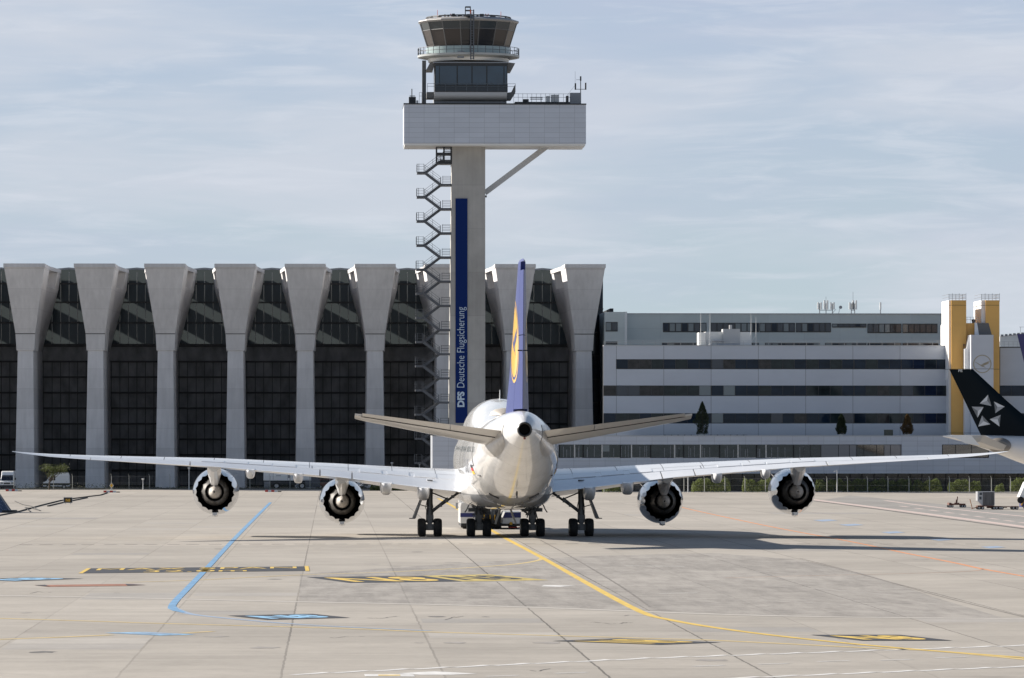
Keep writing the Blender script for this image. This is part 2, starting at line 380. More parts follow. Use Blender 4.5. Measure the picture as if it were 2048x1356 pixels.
# yellow taxi lines
ribbon('taxi_line', [(876,997),(905,1012),(985,1062),(1085,1116),(1180,1170),(1280,1223),(1340,1240),(1450,1258.5),(1600,1277),(1800,1296.5),(2080,1318)], .35, PY, Z3, 'broad yellow taxi line curving away to the right')
ribbon('taxi_line', [(1084,1116),(1072,1122),(1003,1131),(805,1143),(600,1150),(400,1160),(250,1165)], .30, PYf, Z2, 'thin faded yellow line branching to the left')
ribbon('taxi_line', [(-30,1236),(200,1243),(320,1247),(700,1257.5),(870,1264.5),(1300,1277),(1442,1281.5),(1767,1297.5),(1880,1303),(2080,1322)], .40, PYf, Z2, 'long thin yellow line across the foreground')
ribbon('taxi_line', [(-30,1280),(110,1275),(224,1270)], .40, PYf, Z2, 'short faded yellow line at lower left')
ribbon('taxi_line', [(365,1266.5),(426,1263)], .35, PYf, Z2)
# blue line
ribbon('taxi_line', [(541,1005),(480,1066),(420,1130),(380,1172),(352,1201),(344,1212.3)], .33, PB, Z3, 'thick light blue line with a sharp bend')
sheet('line_bend', [g(*p) for p in ((336,1212.5),(352,1212.5),(357,1219),(372,1224),(366,1226),(344,1221.5),(335,1217))], PB, Z3)
ribbon('taxi_line', [(345,1214),(366,1224),(400,1231),(500,1241),(600,1249),(730,1256),(860,1262)], .34, PBf, Z2, 'thin faded blue line continuing from the bend')
# orange lines
ribbon('taxi_line', [(1330,1004),(1365,1015),(1440,1032),(1560,1057),(1700,1083),(1800,1104),(1850,1114),(1920,1128),(1965,1138),(2080,1158)], .28, PO, Z2, 'orange line running to the right edge')
ribbon('taxi_line', [(1965,1138),(1940,1142.5),(1820,1147),(1600,1152),(1450,1156)], .2, POf, Z2)
# pale double line
ribbon('taxi_line', [(1600,996),(1660,1003.5),(1760,1016),(1900,1034),(2080,1058)], 1.1, PP, Z2, 'pinkish white line on the far apron')
ribbon('pavement_joint', [(1620,1001),(1660,1006),(1760,1019),(1900,1038),(2080,1062)], .5, PG, Z2)
ribbon('taxi_line', [(1770,1001),(1860,1013),(1960,1024),(2080,1036)], .6, PP, Z2)
for i in range(9):
    a = 1800+i*30; yy = 1006+(a-1800)*.137
    ribbon('taxi_line', [(a, yy+6), (a+17, yy+8.2)], .5, PP, Z2)
sheet('service_road', [g(*p) for p in ((1700,991),(1900,1010),(2120,1032),(2120,1060),(1900,1035),(1640,1001))], ground_mat('road asphalt', (.31, .295, .275)), Z1, 'slightly darker service road across the far apron')
# white dashes in the foreground
def wline(pts, wd=.36):
    (x0, y0), (x1, y1) = pts; n = int(abs(x1-x0)/75)
    for i in range(n):
        a, b = i/n, (i+.86)/n
        ribbon('dash_line', [(x0+(x1-x0)*a, y0+(y1-y0)*a+.7), (x0+(x1-x0)*(a+b)/2, y0+(y1-y0)*(a+b)/2+.4), (x0+(x1-x0)*b, y0+(y1-y0)*b-.9)], wd, PW, Z2)
wline(((585,1349),(1310,1316))); wline(((1310,1316),(2070,1290))); wline(((1450,1357),(2070,1332)))
for a, b in ((972,1353),(1110,1347),(1385,1333),(1515,1329),(1635,1323.5),(1760,1321),(1870,1316)):
    ribbon('dash_line', [(a, b), (a+64, b-2)], .22, PW, Z2)
ribbon('dash_line', [(1318,1187),(1395,1186)], .22, PW, Z2); ribbon('dash_line', [(1250,1131.5),(1370,1133)], .3, PW, Z2)
sheet('white_block', [g(*p) for p in ((728,1348.5),(826,1348.5),(830,1353.5),(730,1353))], PW, Z2)
sheet('yellow_block', [g(*p) for p in ((756,1350),(800,1350),(801,1352),(757,1352))], PY, Z3)
sheet('white_block', [g(*p) for p in ((790,1347),(870,1343),(955,1347.5),(905,1350),(840,1350))], PW, Z2)
sheet('white_block', [g(*p) for p in ((1083,1173),(1088,1170.5),(1150,1171.5),(1120,1174)) ], PW, Z3)
def panel(q, m, mt, txt, inset=.1, z=Z3, label=None, bold=.02):
    TL, TR, BR, BL = [Vector(g(*p)) for p in q]
    o = sheet('painted_panel', [BL, BR, TR, TL], m, z, label)
    def fn(u, v):
        u = inset+(1-2*inset)*u; v = inset*1.3+(1-2.6*inset)*v
        p = (BL*(1-u)+BR*u)*(1-v)+(TL*(1-u)+TR*u)*v
        return (p.x, p.y, z+.004)
    if txt: lettering(txt, fn, mt, o, bold)
    return o
p_ = panel(((178,1137),(612,1133),(614,1142),(161,1147)), PK, PY, 'MAX SPAN\n32.0m', .045, label='black painted panel reading MAX SPAN 32.0m', bold=.0)
ribbon('panel_edge', [(178,1137),(161,1147)], .22, PY, Z4); ribbon('panel_edge', [(613,1132.5),(615,1142.5)], .22, PY, Z4)
panel(((612,1154.4),(845,1152),(924,1163.3),(700,1166.3)), PK, PY, 'N8', .1, label='black panel with stretched yellow characters', bold=.02)
panel(((845,1151.8),(978,1149),(1098,1160.6),(926,1163.2)), PYK, PK, 'N8', .12, label='yellow panel with dark characters', bold=.03)
panel(((455,1231.5),(625,1228),(700,1235.8),(535,1240.2)), PK, PBL, 'N8', .12, label='black panel with light blue characters', bold=.04)
panel(((1103,1282.3),(1232,1277.2),(1442,1285.2),(1320,1290)), PK, PY, 'N8', .1, label='narrow black panel with yellow characters', bold=.02)
panel(((1620,1270),(1800,1270),(1905,1281.6),(1724,1281.8)), PK, PY, 'N8', .12, label='black panel with yellow N8 at lower right', bold=.04)
panel(((-60,1159),(60,1155),(168,1157.6),(30,1163)), PK, PBL, 'N8', .1, label='blue and black panel cut by the left edge', bold=.04)
sheet('painted_panel', [g(*p) for p in ((68,1170.5),(180,1169),(262,1168),(292,1170.3),(250,1172.3),(95,1174))], PBR, Z3, 'narrow rust red bar')
sheet('painted_panel', [g(*p) for p in ((70,1171),(90,1169.8),(100,1173.8))], PK, Z4); sheet('painted_panel', [g(*p) for p in ((250,1168.2),(290,1170.2),(255,1171.8))], PK, Z4)
panel(((208,1266),(290,1264.5),(392,1269.5),(320,1271.5)), PBL, PBf, 'N8', .1)
for a, b in ((1650,1041),(1702,1050),(1785,1065),(1883,1079.5),(1985,1094.5)):
    sheet('painted_panel', [g(a-24,b-.6), g(a+8,b-2.2), g(a+26,b+.2), g(a-6,b+2.2)], PBf, Z3)
TYR = mat('tyre rubber trace', (.325, .30, .272), .8, 0, 0, .25, (1.5, .08, 1), 5)
for pts in (((610,1165),(760,1161),(900,1166),(1100,1158)), ((620,1190),(800,1184),(1000,1190)), ((1180,1150),(1400,1140),(1700,1152)), ((1250,1195),(1500,1200),(1800,1215)), ((200,1092),(500,1094),(800,1091)), ((1350,1165),(1600,1175),(1780,1190))):
    ribbon('tyre_mark', pts, .5, TYR, Z1+.001)
# repaired slabs and oil stains
PT = [ground_mat('repaired slab', (.385, .36, .33)), ground_mat('newer pale slab', (.45, .42, .38)), ground_mat('dark repaired slab', (.345, .325, .30))]
rs = random.Random(11)
for k in range(26):
    yy = 5.0*round((170+rs.random()**1.4*330)/5); half = yy*.1; ix = math.floor((rs.uniform(-half, half)+yy*TH-XJ)/4.82); x0 = XJ+ix*4.82+.12; w_ = 4.82*rs.choice([1, 1, 1, 2])-.2; d_ = 5.0*rs.choice([1, 1, 2])-.15
    sheet('repaired_slab', [(x0, yy), (x0+w_, yy), (x0+w_, yy+d_), (x0, yy+d_)], PT[rs.choice([0, 0, 1, 2])], .002)
OIL = mat('oil stain', (.17, .155, .14), .6, 0, 0, .4, (2, 2, 1), 6); OIL2 = mat('faint stain', (.31, .285, .26), .75, 0, 0, .3, (2, 2, 1), 6)
for k in range(34):
    yy = 165+rs.random()**1.3*230; x0 = yy*TH+rs.uniform(-.095, .095)*yy; r_ = rs.uniform(.12, .55); n_ = 14
    sheet('stain', [(x0+r_*rs.uniform(.6, 1.3)*math.cos(6.283*i/n_), yy+r_*rs.uniform(.8, 2.2)*math.sin(6.283*i/n_)) for i in range(n_)], OIL if k % 4 == 0 else OIL2, Z1+.002)
# faint oil marks and cracks
for (a, b, n_) in ((660,1275,9),(1180,1245,14),(735,1236,10),(1240,1232,7),(890,1240,8),(1060,1341,6),(60,1187,6)):
    x0, y0 = a, b; pts = []
    for k in range(n_):
        pts.append((x0, y0)); x0 += random.uniform(3, 13); y0 += random.uniform(-2.2, 1.6)
    ribbon('crack', pts, .05, PG, Z2, sub=1)

# ================================================================= HANGAR
YH = 768.0; YG = 794.0; BAY = 139.75/F*YH*(cT+.0*sT)
xc0 = X(50.5, YH); BAY = X(50.5+139.75*8, YH)/8-xc0/8 if False else (X(50.5+139.75*7.9, YH)-xc0)/7.9
hang = thing('aircraft_hangar', 'huge grey concrete hangar with flared wedge pillars and dark glass bays', 'hangar', (xc0, YH, 0))
def hx(x): return x-xc0
ZT = Z(529.5, YH); ZK = Z(668, YH); ZL = Z(697, YH)
def build_pillar(cx, parent, last=False):
    # front wedge : half widths / front offset by height
    lv = [(0, 1.40, -1.6, 8), (ZL-.3, 1.12, .55, 8), (ZL-.3, 1.30, .35, 8), (ZK, 1.42, 0, 8.6), (ZT-.55, 2.88, -3.2, 8.6)]
    m = MB()
    rings = [[(cx-hw, yf, z), (cx+hw, yf, z), (cx+hw+.18, yb, z), (cx-hw-.18, yb, z)] for z, hw, yf, yb in lv]
    m.loft(rings[:2]); m.loft([[(x, y, z+.002) for x, y, z in rings[2]]]+rings[3:])
    o = m.build('pillar', M['pillar'], parent)
    m = MB(); m.prism_z([(cx-2.98, -3.4), (cx+2.98, -3.4), (cx+3.05, 8.6), (cx+3.95, 25.5), (cx-3.95, 25.5), (cx-3.05, 8.6)], ZT-.55, ZT); m.build('coping', M['pillar'], o)
    m = MB(); m.box(cx-1.43, cx+1.43, -.03, .3, ZK-.06, ZK+.05); m.build('joint_groove', M['dark'], o)
    m = MB()   # rear fin, set in from the front wedge, with the box opening below the coping
    rr = [(0, 1.1, 1.36), (ZL, 1.0, 1.05), (ZK, 1.2, 1.62), (ZT-3.0, 2.35, 3.55)]
    m.loft([[(cx-hw, 8.3, z), (cx+hw, 8.3, z), (cx+hr, 25.6, z), (cx-hr, 25.6, z)] for z, hw, hr in rr])
    m.loft([[(cx-a_, 21, z), (cx+a_, 21, z), (cx+b_, 25.5, z), (cx-b_, 25.5, z)] for z, a_, b_ in ((ZT-3.01, 3.2, 3.54), (ZT-.56, 3.6, 3.85))])
    m.build('rear_web', M['pillar'], o)
    return o
p0 = build_pillar(0, hang)
NP = 10
for i in range(-2, 9):
    if i == 0: continue
    c = p0.copy(); sc.collection.objects.link(c); c.parent = hang; c.location.x = i*BAY
    for ch in p0.children:
        d = ch.copy(); sc.collection.objects.link(d); d.parent = c
# glazing
def glazing_mat():
    m = bpy.data.materials.new('translucent hangar glazing'); m.use_nodes = True; t = m.node_tree
    b = t.nodes['Principled BSDF']; b.inputs['Base Color'].default_value = (.005, .009, .013, 1); b.inputs['Roughness'].default_value = .12; b.inputs['Specular IOR Level'].default_value = .25
    tr = t.nodes.new('ShaderNodeBsdfTranslucent'); tr.inputs[0].default_value = (.22, .265, .275, 1)
    mx = t.nodes.new('ShaderNodeMixShader'); mx.inputs[0].default_value = .12
    t.links.new(b.outputs[0], mx.inputs[1]); t.links.new(tr.outputs[0], mx.inputs[2]); t.links.new(mx.outputs[0], t.nodes['Material Output'].inputs[0])
    return m
GL = glazing_mat()
DP = mat('door sheeting', (.215, .215, .22), .5, 0, 0, .6, (.5, .5, .25), 5)
DP2 = mat('door mullion', (.018, .018, .02), .5)
MU = mat('glazing mullion', (.42, .43, .40), .4)
yg = YG-YH; ZD = Z(690, YG)
def bay(cx, parent):
    hw = BAY/2; zs = Z(546, YG); za = Z(539.5, YG)
    m = MB(); m.add([(cx-hw, yg, ZD), (cx+hw, yg, ZD), (cx+hw, yg, zs), (cx, yg, za), (cx-hw, yg, zs)], [(0,1,2,3,4)])
    o = m.build('glazing', GL, parent)
    m = MB()
    for k in range(-3, 4):
        m.box(cx+k*1.28-.06, cx+k*1.28+.06, yg-.12, yg-.01, ZD, zs+.1)
    m.build('mullion', MU, o)
    m = MB()
    for z in [ZD+.02, ZD+3.3, ZD+6.4, ZD+9.2]: m.box(cx-hw, cx+hw, yg-.2, yg-.13, z-.12, z+.12)
    m.build('transom', DP2, o)
    m = MB(); m.beam((cx-hw, yg-.3, zs+.12), (cx, yg-.3, za+.12), .6, .28); m.beam((cx, yg-.3, za+.12), (cx+hw, yg-.3, zs+.12), .6, .28)
    m.build('fascia', M['steel'], o)
    m = MB(); m.box(cx-hw, cx+hw, yg-.02, yg+.3, 0, ZD-.1)
    d = m.build('hangar_door', DP, parent)
    m = MB()
    nz = 9
    for k in range(nz+1):
        z = (ZD-.3)*k/nz+.1; m.box(cx-hw, cx+hw, yg-.30, yg-.03, z-.13, z+.13)
    for k in range(-3, 4): m.box(cx+k*1.28-.05, cx+k*1.28+.05, yg-.14, yg-.03, 0, ZD-2.4)
    m.build('door_frame', DP2, d)
    m = MB()
    for k in range(-8, 9):
        for q in range(nz-1):
            if random.random() < .0: continue
            z = (ZD-.3)*q/nz+.1
    return o, d
b0 = bay(BAY/2, hang)
for i in range(-2, 8):
    if i == 0: continue
    for src in b0:
        c = src.copy(); sc.collection.objects.link(c); c.parent = hang; c.location.x = i*BAY
        for ch in src.children:
            d = ch.copy(); sc.collection.objects.link(d); d.parent = c
# end glass east of the last pillar, roof with long skylight slots, rear and side walls
m = MB(); xe = X(1206, YH+14)-xc0
m.box(8*BAY, xe, 14.0, 14.3, 0, Z(560, YH+14)); m.build('side_glazing', M['glass'], hang)
m = MB()
for k in range(8): m.box(8*BAY+1, xe+.05, 13.8, 13.98, 2.0+k*3.5, 2.16+k*3.5)
m.build('transom', DP2, hang)
m = MB()
for i in range(-3, 8):
    x0 = i*BAY-3.4; m.box(x0+2.15, x0+BAY-2.15, yg+.35, yg+70, ZT-1.9, ZT-1.3)
m.build('roof', M['dark'], hang)
world_space(M['pillar']); world_space(DP)
m = MB(); m.box(-3*BAY, 8.6*BAY, yg+70.1, yg+70.6, 0, ZT-1.3); m.box(-3*BAY-.5, -3*BAY, yg, yg+70, 0, ZT-1.9); m.box(8.45*BAY, 8.45*BAY+.5, yg-11, yg+70, 0, ZT-6)
m.build('wall', M['dark'], hang)
m = MB(); m.box(-3*BAY, 8.4*BAY, yg+.4, yg+70, .0, .03); m.build('dark_bounce_sheet', M['dark'], hang)  # unseen dark floor sheet, added to cut light bounced onto the glazing

# ================================================================= CONTROL TOWER
YT = 735.0
def tx(px, y=YT): return X(px, y)
def tz(py, y=YT): return Z(py, y, 940)
tow = thing('control_tower', 'tall concrete control tower with glass cab and long white cantilevered box', 'tower', (tx(937), YT, 0))
ox = tow.location.x
class TB(MB):
    def build(s, name, m, parent=None, smooth=False, loc=None):
        s.v = [(x-ox, y-YT, z) for x, y, z in s.v]; return MB.build(s, name, m, parent, smooth, loc)
m = TB()
m.loft([[(tx(a), YT, z), (tx(970.5), YT, z), (tx(970.5), YT+6, z), (tx(a), YT+6, z)] for a, z in ((896.5, 0), (904.5, tz(288)))])
shaft = m.build('shaft', M['towerc'], tow)
m = TB(); m.box(tx(911), tx(934.8), YT-.12, YT-.01, tz(846), tz(397)); 
# the shaft front is plumb: banner hangs on it
ban = m.build('banner', mat('blue banner', (.0012, .018, .115), .6, spec=.15), tow)
yb = YT-.13
def banner_text(txt, py0, py1, pxl, pxr, bold):
    z0, z1 = tz(py0), tz(py1); xl, xr = tx(pxl), tx(pxr)
    lettering(txt, lambda u, v: (xr-(xr-xl)*v-ox, yb-YT, z0+(z1-z0)*u), LW, ban, bold)
LW = mat('pale banner lettering', (.50, .60, .70), .5)
banner_text('DFS', 814, 783, 914.5, 929, .045)
banner_text('Deutsche Flugsicherung', 775, 614, 914, 933.5, -.006)
# cantilevered head box
HB = panels('white tower cladding', (.52, .555, .62), 2.1, .69, .05, .05, .72, ox=0, oz=.2, rough=.4)
m = TB(); yf = YT-3.2
m.prism([(tx(808, yf), tz(287, yf)), (tx(1172, yf), tz(287, yf)), (tx(1172, yf), tz(209, yf)), (tx(808, yf), tz(209, yf))], yf, yf+10.5)
head = m.build('head_box', HB, tow)
m = TB(); m.box(tx(808, yf)-.05, tx(1172, yf)+.05, yf-.1, yf+10.6, tz(209, yf)+.005, tz(206.5, yf)); m.build('parapet', M['dark'], head)
m = TB(); z0 = tz(287, yf)-.01
m.box(tx(808, yf)+.1, tx(1172, yf)-.1, yf+.1, yf+10.4, z0-.25, z0); m.build('soffit', M['whitep'], head)
# strut
m = TB(); m.beam((tx(971), YT+2.5, tz(384)), (tx(1096), YT+2.5, tz(290)), .9, .75); m.build('strut', M['lsteel'], tow)
m = TB(); m.box(tx(970.6), tx(974), YT+1, YT+1.4, tz(394), tz(390)); m.build('lamp', M['dark'], tow)
# stairs : zigzag from the head box down
SD = mat('stair steel', (.085, .092, .105), .5); 
m = TB(); m.box(tx(903), tx(904), YT+5.1, YT+5.6, tz(330), tz(300)); stair = m.build('staircase', SD, tow)
zst = 24.2; yA, yB = YT+.6, YT+2.0
def rail(mb_, p, q, y, n=3, posts=True):
    for k in range(1, n+1):
        h = k*1.05/n; mb_.bar((p[0], y, p[1]+h), (q[0], y, q[1]+h), .028, n=4)
    if posts:
        for t in (0, 1): mb_.bar((p[0]+(q[0]-p[0])*t, y, p[1]+(q[1]-p[1])*t), (p[0]+(q[0]-p[0])*t, y, p[1]+(q[1]-p[1])*t+1.1), .045, n=4)
py = 319.0; left = False
while py < 935:
    z = tz(py)
    dr = (py-319)*.0085
    if not left:
        m = TB(); m.box(tx(881-dr), tx(903.5-dr*.9), yA-.4, yB+1.4, z-.28, z); l = m.build('landing', SD, stair)
        m = TB(); rail(m, (tx(886-dr), z), (tx(902-dr), z), yA-.35); m.build('handrail', SD, l) if False else [rail(m, (tx(886-dr), z), (tx(902-dr), z), yB+1.3, 3, False), m.build('railing', SD, stair)]
        a, b_ = (tx(882-dr), z-.15), (tx(850-dr), tz(py+24.2)-.15)
    else:
        m = TB(); m.box(tx(834.5-dr), tx(852-dr), yA-.4, yB+1.4, z-.28, z); m.build('landing', SD, stair)
        m = TB(); rail(m, (tx(838-dr), z), (tx(848-dr), z), yA-.35); 
        for k in range(1, 4): m.bar((tx(834.5-dr), yA-.3, z+k*.35), (tx(834.5-dr), yB+1.3, z+k*.35), .03, n=4)
        for yy in (yA-.35, yB+1.3): m.bar((tx(834.5-dr), yy, z), (tx(834.5-dr), yy, z+1.1), .05, n=4)
        rail(m, (tx(834.5-dr), z), (tx(838-dr), z), yA-.35, 3, False)
        m.build('railing', SD, stair)
        a, b_ = (tx(850-dr), z-.15), (tx(882-dr), tz(py+24.2)-.15)
    yy = yA if left else yB
    m = TB(); m.beam((a[0], yy, a[1]), (b_[0], yy, b_[1]), 1.1, .36); m.build('flight', SD, stair)
    m = TB(); rail(m, (a[0], a[1]), (b_[0], b_[1]), yy-.5, 3); 
    mid = ((a[0]+b_[0])/2, (a[1]+b_[1])/2); m.bar((mid[0], yy-.5, mid[1]), (mid[0], yy-.5, mid[1]+1.1), .03, n=4)
    m.build('railing', SD, stair)
    py += 24.2; left = not left
# cage under the head box
m = TB()
for a in (873.5, 888.5, 903): 
    for yy in (yA-.4, yB+1.4): m.box(tx(a)-.08, tx(a)+.08, yy-.06, yy+.06, tz(325), tz(291))
for b_ in (291, 306.5, 325): m.box(tx(873), tx(903.5), yA-.45, yB+1.45, tz(b_)-.2, tz(b_)+.1)
for b_ in (310, 313, 316, 319, 322): m.box(tx(873.5), tx(888.5), yA-.45, yA-.4, tz(b_)-.04, tz(b_)+.04)
for b_ in (294, 297, 300, 303): m.box(tx(889), tx(903), yA-.45, yA-.4, tz(b_)-.04, tz(b_)+.04)
m.build('cage', M['dark'], stair)

# --- rooms above the head box
yc = YT+2.2; TG = mat('tower glass', (.018, .045, .075), .06, 0, 0, .25, (.4, .4, .4), 2, spec=.7)
yF = YT-2.0
z0, z1 = tz(203), tz(186)
m = TB(); n = 10
prof = [(yF+1.6, z0)]+[(yF+1.6-1.6*math.sin(R(90*k/n)), z1-.35-(z1-.35-z0)*math.cos(R(90*k/n))) for k in range(n+1)]+[(yF, z1), (yF+8, z1), (yF+8, z0)]
m.prism_x(prof, tx(868), tx(1013)); base = m.build('curved_base', M['lsteel'], tow, smooth=30)
m = TB()
for k in range(15): m.box(tx(872+k*9.9), tx(872+k*9.9)+.12, yF+1.2, yF+1.5, tz(206), tz(203))
m.box(tx(868), tx(1013), yF+1.6, yF+8, tz(206.4), tz(203)); m.build('bearing_rib', M['steel'], base)
z2, z3 = z1, tz(128.5)
m = TB(); m.box(tx(869), tx(1014), yF+.05, yF+8, z2+.01, z3); rm_ = m.build('lower_room', M['frame'], tow)
pan = [(871, 877.5), (879, 912.5), (915, 942), (944.5, 971.5), (974, 1006), (1008, 1012.5)]
for a, b_ in pan:
    m = TB(); m.box(tx(a), tx(b_), yF-.02, yF+.04, tz(171.5), tz(134)); m.build('window', TG, rm_)
m = TB(); m.box(tx(871), tx(1012.5), yF-.02, yF+.04, tz(184), tz(173.5)); m.build('spandrel', mat('dark blue spandrel', (.008, .015, .025), .2), rm_)
# eaves and side balconies
m = TB(); m.prism([(tx(852), tz(141)), (tx(866), tz(141)), (tx(869), tz(129)), (tx(1014), tz(129)), (tx(1014), tz(142)), (tx(1022), tz(142)), (tx(1030), tz(127)), (tx(1014), tz(125)), (tx(860), tz(126))], yF+1.2, yF+6.5)
m.build('eaves', mat('eaves panel', (.16, .155, .15), .5), rm_)
m = TB(); m.box(tx(866), tx(1016), yF-.25, yF+8, tz(128.5)+.01, tz(126)); m.build('cornice', M['steel'], rm_)
m = TB(); m.prism([(tx(1013.5), tz(199)), (tx(1022), tz(199)), (tx(1030), tz(187)), (tx(1030.5), tz(171)), (tx(1029), tz(171)), (tx(1022), tz(185)), (tx(1013.5), tz(186))], yF+1, yF+5)
m.box(tx(853), tx(868.5), yF+1, yF+5, tz(197), tz(185)); m.build('balcony', mat('balcony panel', (.12, .12, .12), .5), rm_)
m = TB()
for b_ in (169.5, 175): m.bar((tx(854), yF-.3, tz(b_)), (tx(1030), yF-.3, tz(b_)), .035, n=4)
for a in (854.5, 869, 890, 911, 932, 953, 974, 995, 1014, 1029.5): m.bar((tx(a), yF-.3, tz(186)), (tx(a), yF-.3, tz(169.5)), .035, n=4)
m.build('railing', mat('railing steel', (.10, .12, .14), .4), rm_)
m = TB(); m.box(tx(845), tx(853), YT+3, YT+4, tz(203), tz(118)); m.build('post', mat('grey post', (.13, .14, .15), .6, 0, 0, .2, (1, 1, 1)), tow)
# cab : ring gallery, glass, roof
cxp = 937.0; CX, CY = tx(cxp, YT+3.5), YT+3.5
def rad(p): return p/F*(YT+3.5+20)
def ring(r, z, n=40, off=0): return [(CX+r*math.sin(2*math.pi*(i+off)/n), CY-r*math.cos(2*math.pi*(i+off)/n), z) for i in range(n)]
zz = lambda p: Z(p, CY, 940)
m = TB(); m.loft([ring(rad(78), zz(125.5)), ring(rad(80), zz(116)), ring(rad(82), zz(112))]); drum = m.build('drum', M['whitep'], tow, smooth=30)
m = TB(); m.box(tx(914), tx(927), CY-rad(80)-.4, CY-rad(80)+.5, zz(122), zz(109)); m.build('vent_box', M['steel'], drum)
m = TB(); m.loft([ring(rad(83), zz(119)), ring(rad(99), zz(116)), ring(rad(99.5), zz(112)), ring(rad(83), zz(112))]); gal = m.build('gallery', mat('gallery edge', (.40, .42, .42), .5), tow, smooth=30)
m = TB()
for i in range(40):
    a = 2*math.pi*i/40; x, y = CX+rad(98.5)*math.sin(a), CY-rad(98.5)*math.cos(a); m.bar((x, y, zz(113)), (x, y, zz(97.5)), .05, n=4)
for p in (98, 105):
    rr = ring(rad(98.5), zz(p), 40); m.tube(rr+[rr[0]], .045, 4)
m.build('railing', SD, gal)
# parapet sheet of pale glass behind the railing (front half), cab floor wall
m = TB(); m.loft([ring(rad(82.5), zz(112)), ring(rad(82.5), zz(97))], cap=False); m.build('parapet', mat('pale green parapet', (.34, .42, .42), .25), gal, smooth=30)
NCAB = 16; r0, r1 = rad(80), rad(95.5)
gdark = mat('cab glass', (.018, .020, .024), .06, spec=.6); gbr = mat('cab blind', (.034, .027, .026), .3, 0, .2); gup = mat('cab upper glass', (.03, .042, .05), .06, spec=.6)
ra, rb = ring(r0, zz(98), NCAB, .5), ring(r1, zz(48), NCAB, .5)
m = TB(); m.loft([ring(r0-.4, zz(98), NCAB, .5), ring(r1-.5, zz(48), NCAB, .5)]); cab = m.build('cab', M['black'], tow)
L = lambda p, q, t: tuple(p[k]+(q[k]-p[k])*t for k in range(3))
for i in range(NCAB):
    j = (i+1) % NCAB
    for (t0, t1, mm) in ((0, .68, gbr if i in (1, 2, 12, 13, 14) else gdark), (.70, .99, gup)):
        m = TB(); q = [L(ra[i], rb[i], t0), L(ra[j], rb[j], t0), L(ra[j], rb[j], t1), L(ra[i], rb[i], t1)]
        q = [L(a, ((sum(c[0] for c in q)/4), (sum(c[1] for c in q)/4), (sum(c[2] for c in q)/4)), .015) for a in q]
        ins = [(a[0]+(CX-a[0])*.01, a[1]+(CY-a[1])*.01, a[2]) for a in q]
        m.loft([q, ins]); m.build('window', mm, cab)
m = TB()
for i in range(NCAB): m.bar(ra[i], rb[i], .07, n=5)
rr = [L(ra[i], rb[i], .69) for i in range(NCAB)]; m.tube(rr+[rr[0]], .055, 4)
m.build('mullion', mat('cab mullion', (.14, .14, .14), .4), cab)
m = TB(); m.loft([ring(rad(96), zz(48.5), NCAB, .5), ring(rad(99.5), zz(45.5), NCAB, .5), ring(rad(99), zz(44), NCAB, .5), ring(rad(84), zz(39), NCAB, .5), ring(rad(30), zz(36), NCAB, .5)])
roof = m.build('roof', mat('cab roof edge', (.34, .33, .32), .5), cab)
m = TB()
rr = ring(rad(82), zz(36.5), 24); m.tube(rr+[rr[0]], .12, 4)
for i in range(24):
    m.box(rr[i][0]-.12, rr[i][0]+.12, rr[i][1]-.1, rr[i][1]+.1, zz(40), zz(36)-random.random()*.2)
for k in range(46):
    a = random.uniform(0, 6.28); r_ = random.uniform(.3, 1)*rad(82); s_ = random.uniform(.1, .4)
    m.box(CX+r_*math.cos(a)-s_, CX+r_*math.cos(a)+s_, CY+r_*math.sin(a)-.2, CY+r_*math.sin(a)+.2, zz(39), zz(39)+random.uniform(.15, .42))
m.build('roof_equipment', M['dark'], roof)
# mast in front of the cab
m = TB(); ym = CY-rad(99)-.6
for a in (938.7, 944.5): m.box(tx(a), tx(a)+.16, ym, ym+.16, tz(123), tz(24))
p = 26
while p < 122: m.box(tx(938.7), tx(944.5), ym+.02, ym+.12, tz(p)-.04, tz(p)+.04); p += 5
mast = m.build('mast', SD, tow)
m = TB()
for a in (929.5, 939.5):
    for yy in (ym+.3, ym+1.5): m.box(tx(a)-.05, tx(a)+.05, yy, yy+.1, tz(37), tz(17.5))
for b_ in (18, 25, 36): m.box(tx(929.5), tx(939.5), ym+.3, ym+1.6, tz(b_)-.06, tz(b_)+.06)
m.build('cage', SD, mast)
m = TB(); m.box(tx(938.2), tx(940.8), ym-.1, ym+.3, tz(32), tz(25)); m.build('warning_lamp', mat('orange lamp', (.55, .12, .06), .4), mast)
for a, hh, v in ((876, 20, 0), (1003.5, 23, 0), (905.2, 28, 1), (975.3, 28, 1)):
    m = TB(); x = tx(a); m.bar((x, CY, zz(39)), (x, CY, zz(hh+ (6 if v else 0))), .05, .03, n=5); o = m.build('antenna', M['dark'] if v else M['red'], roof)
    if v:
        m = TB()
        for s_ in (-1, 1): m.bar((x, CY, zz(hh+6)), (x+s_*.17, CY, zz(hh+3)), .04, n=4); m.box(x+s_*.17-.06, x+s_*.17+.06, CY-.06, CY+.06, zz(hh+3), zz(hh-.5))
        m.build('lamp', M['red'], o)
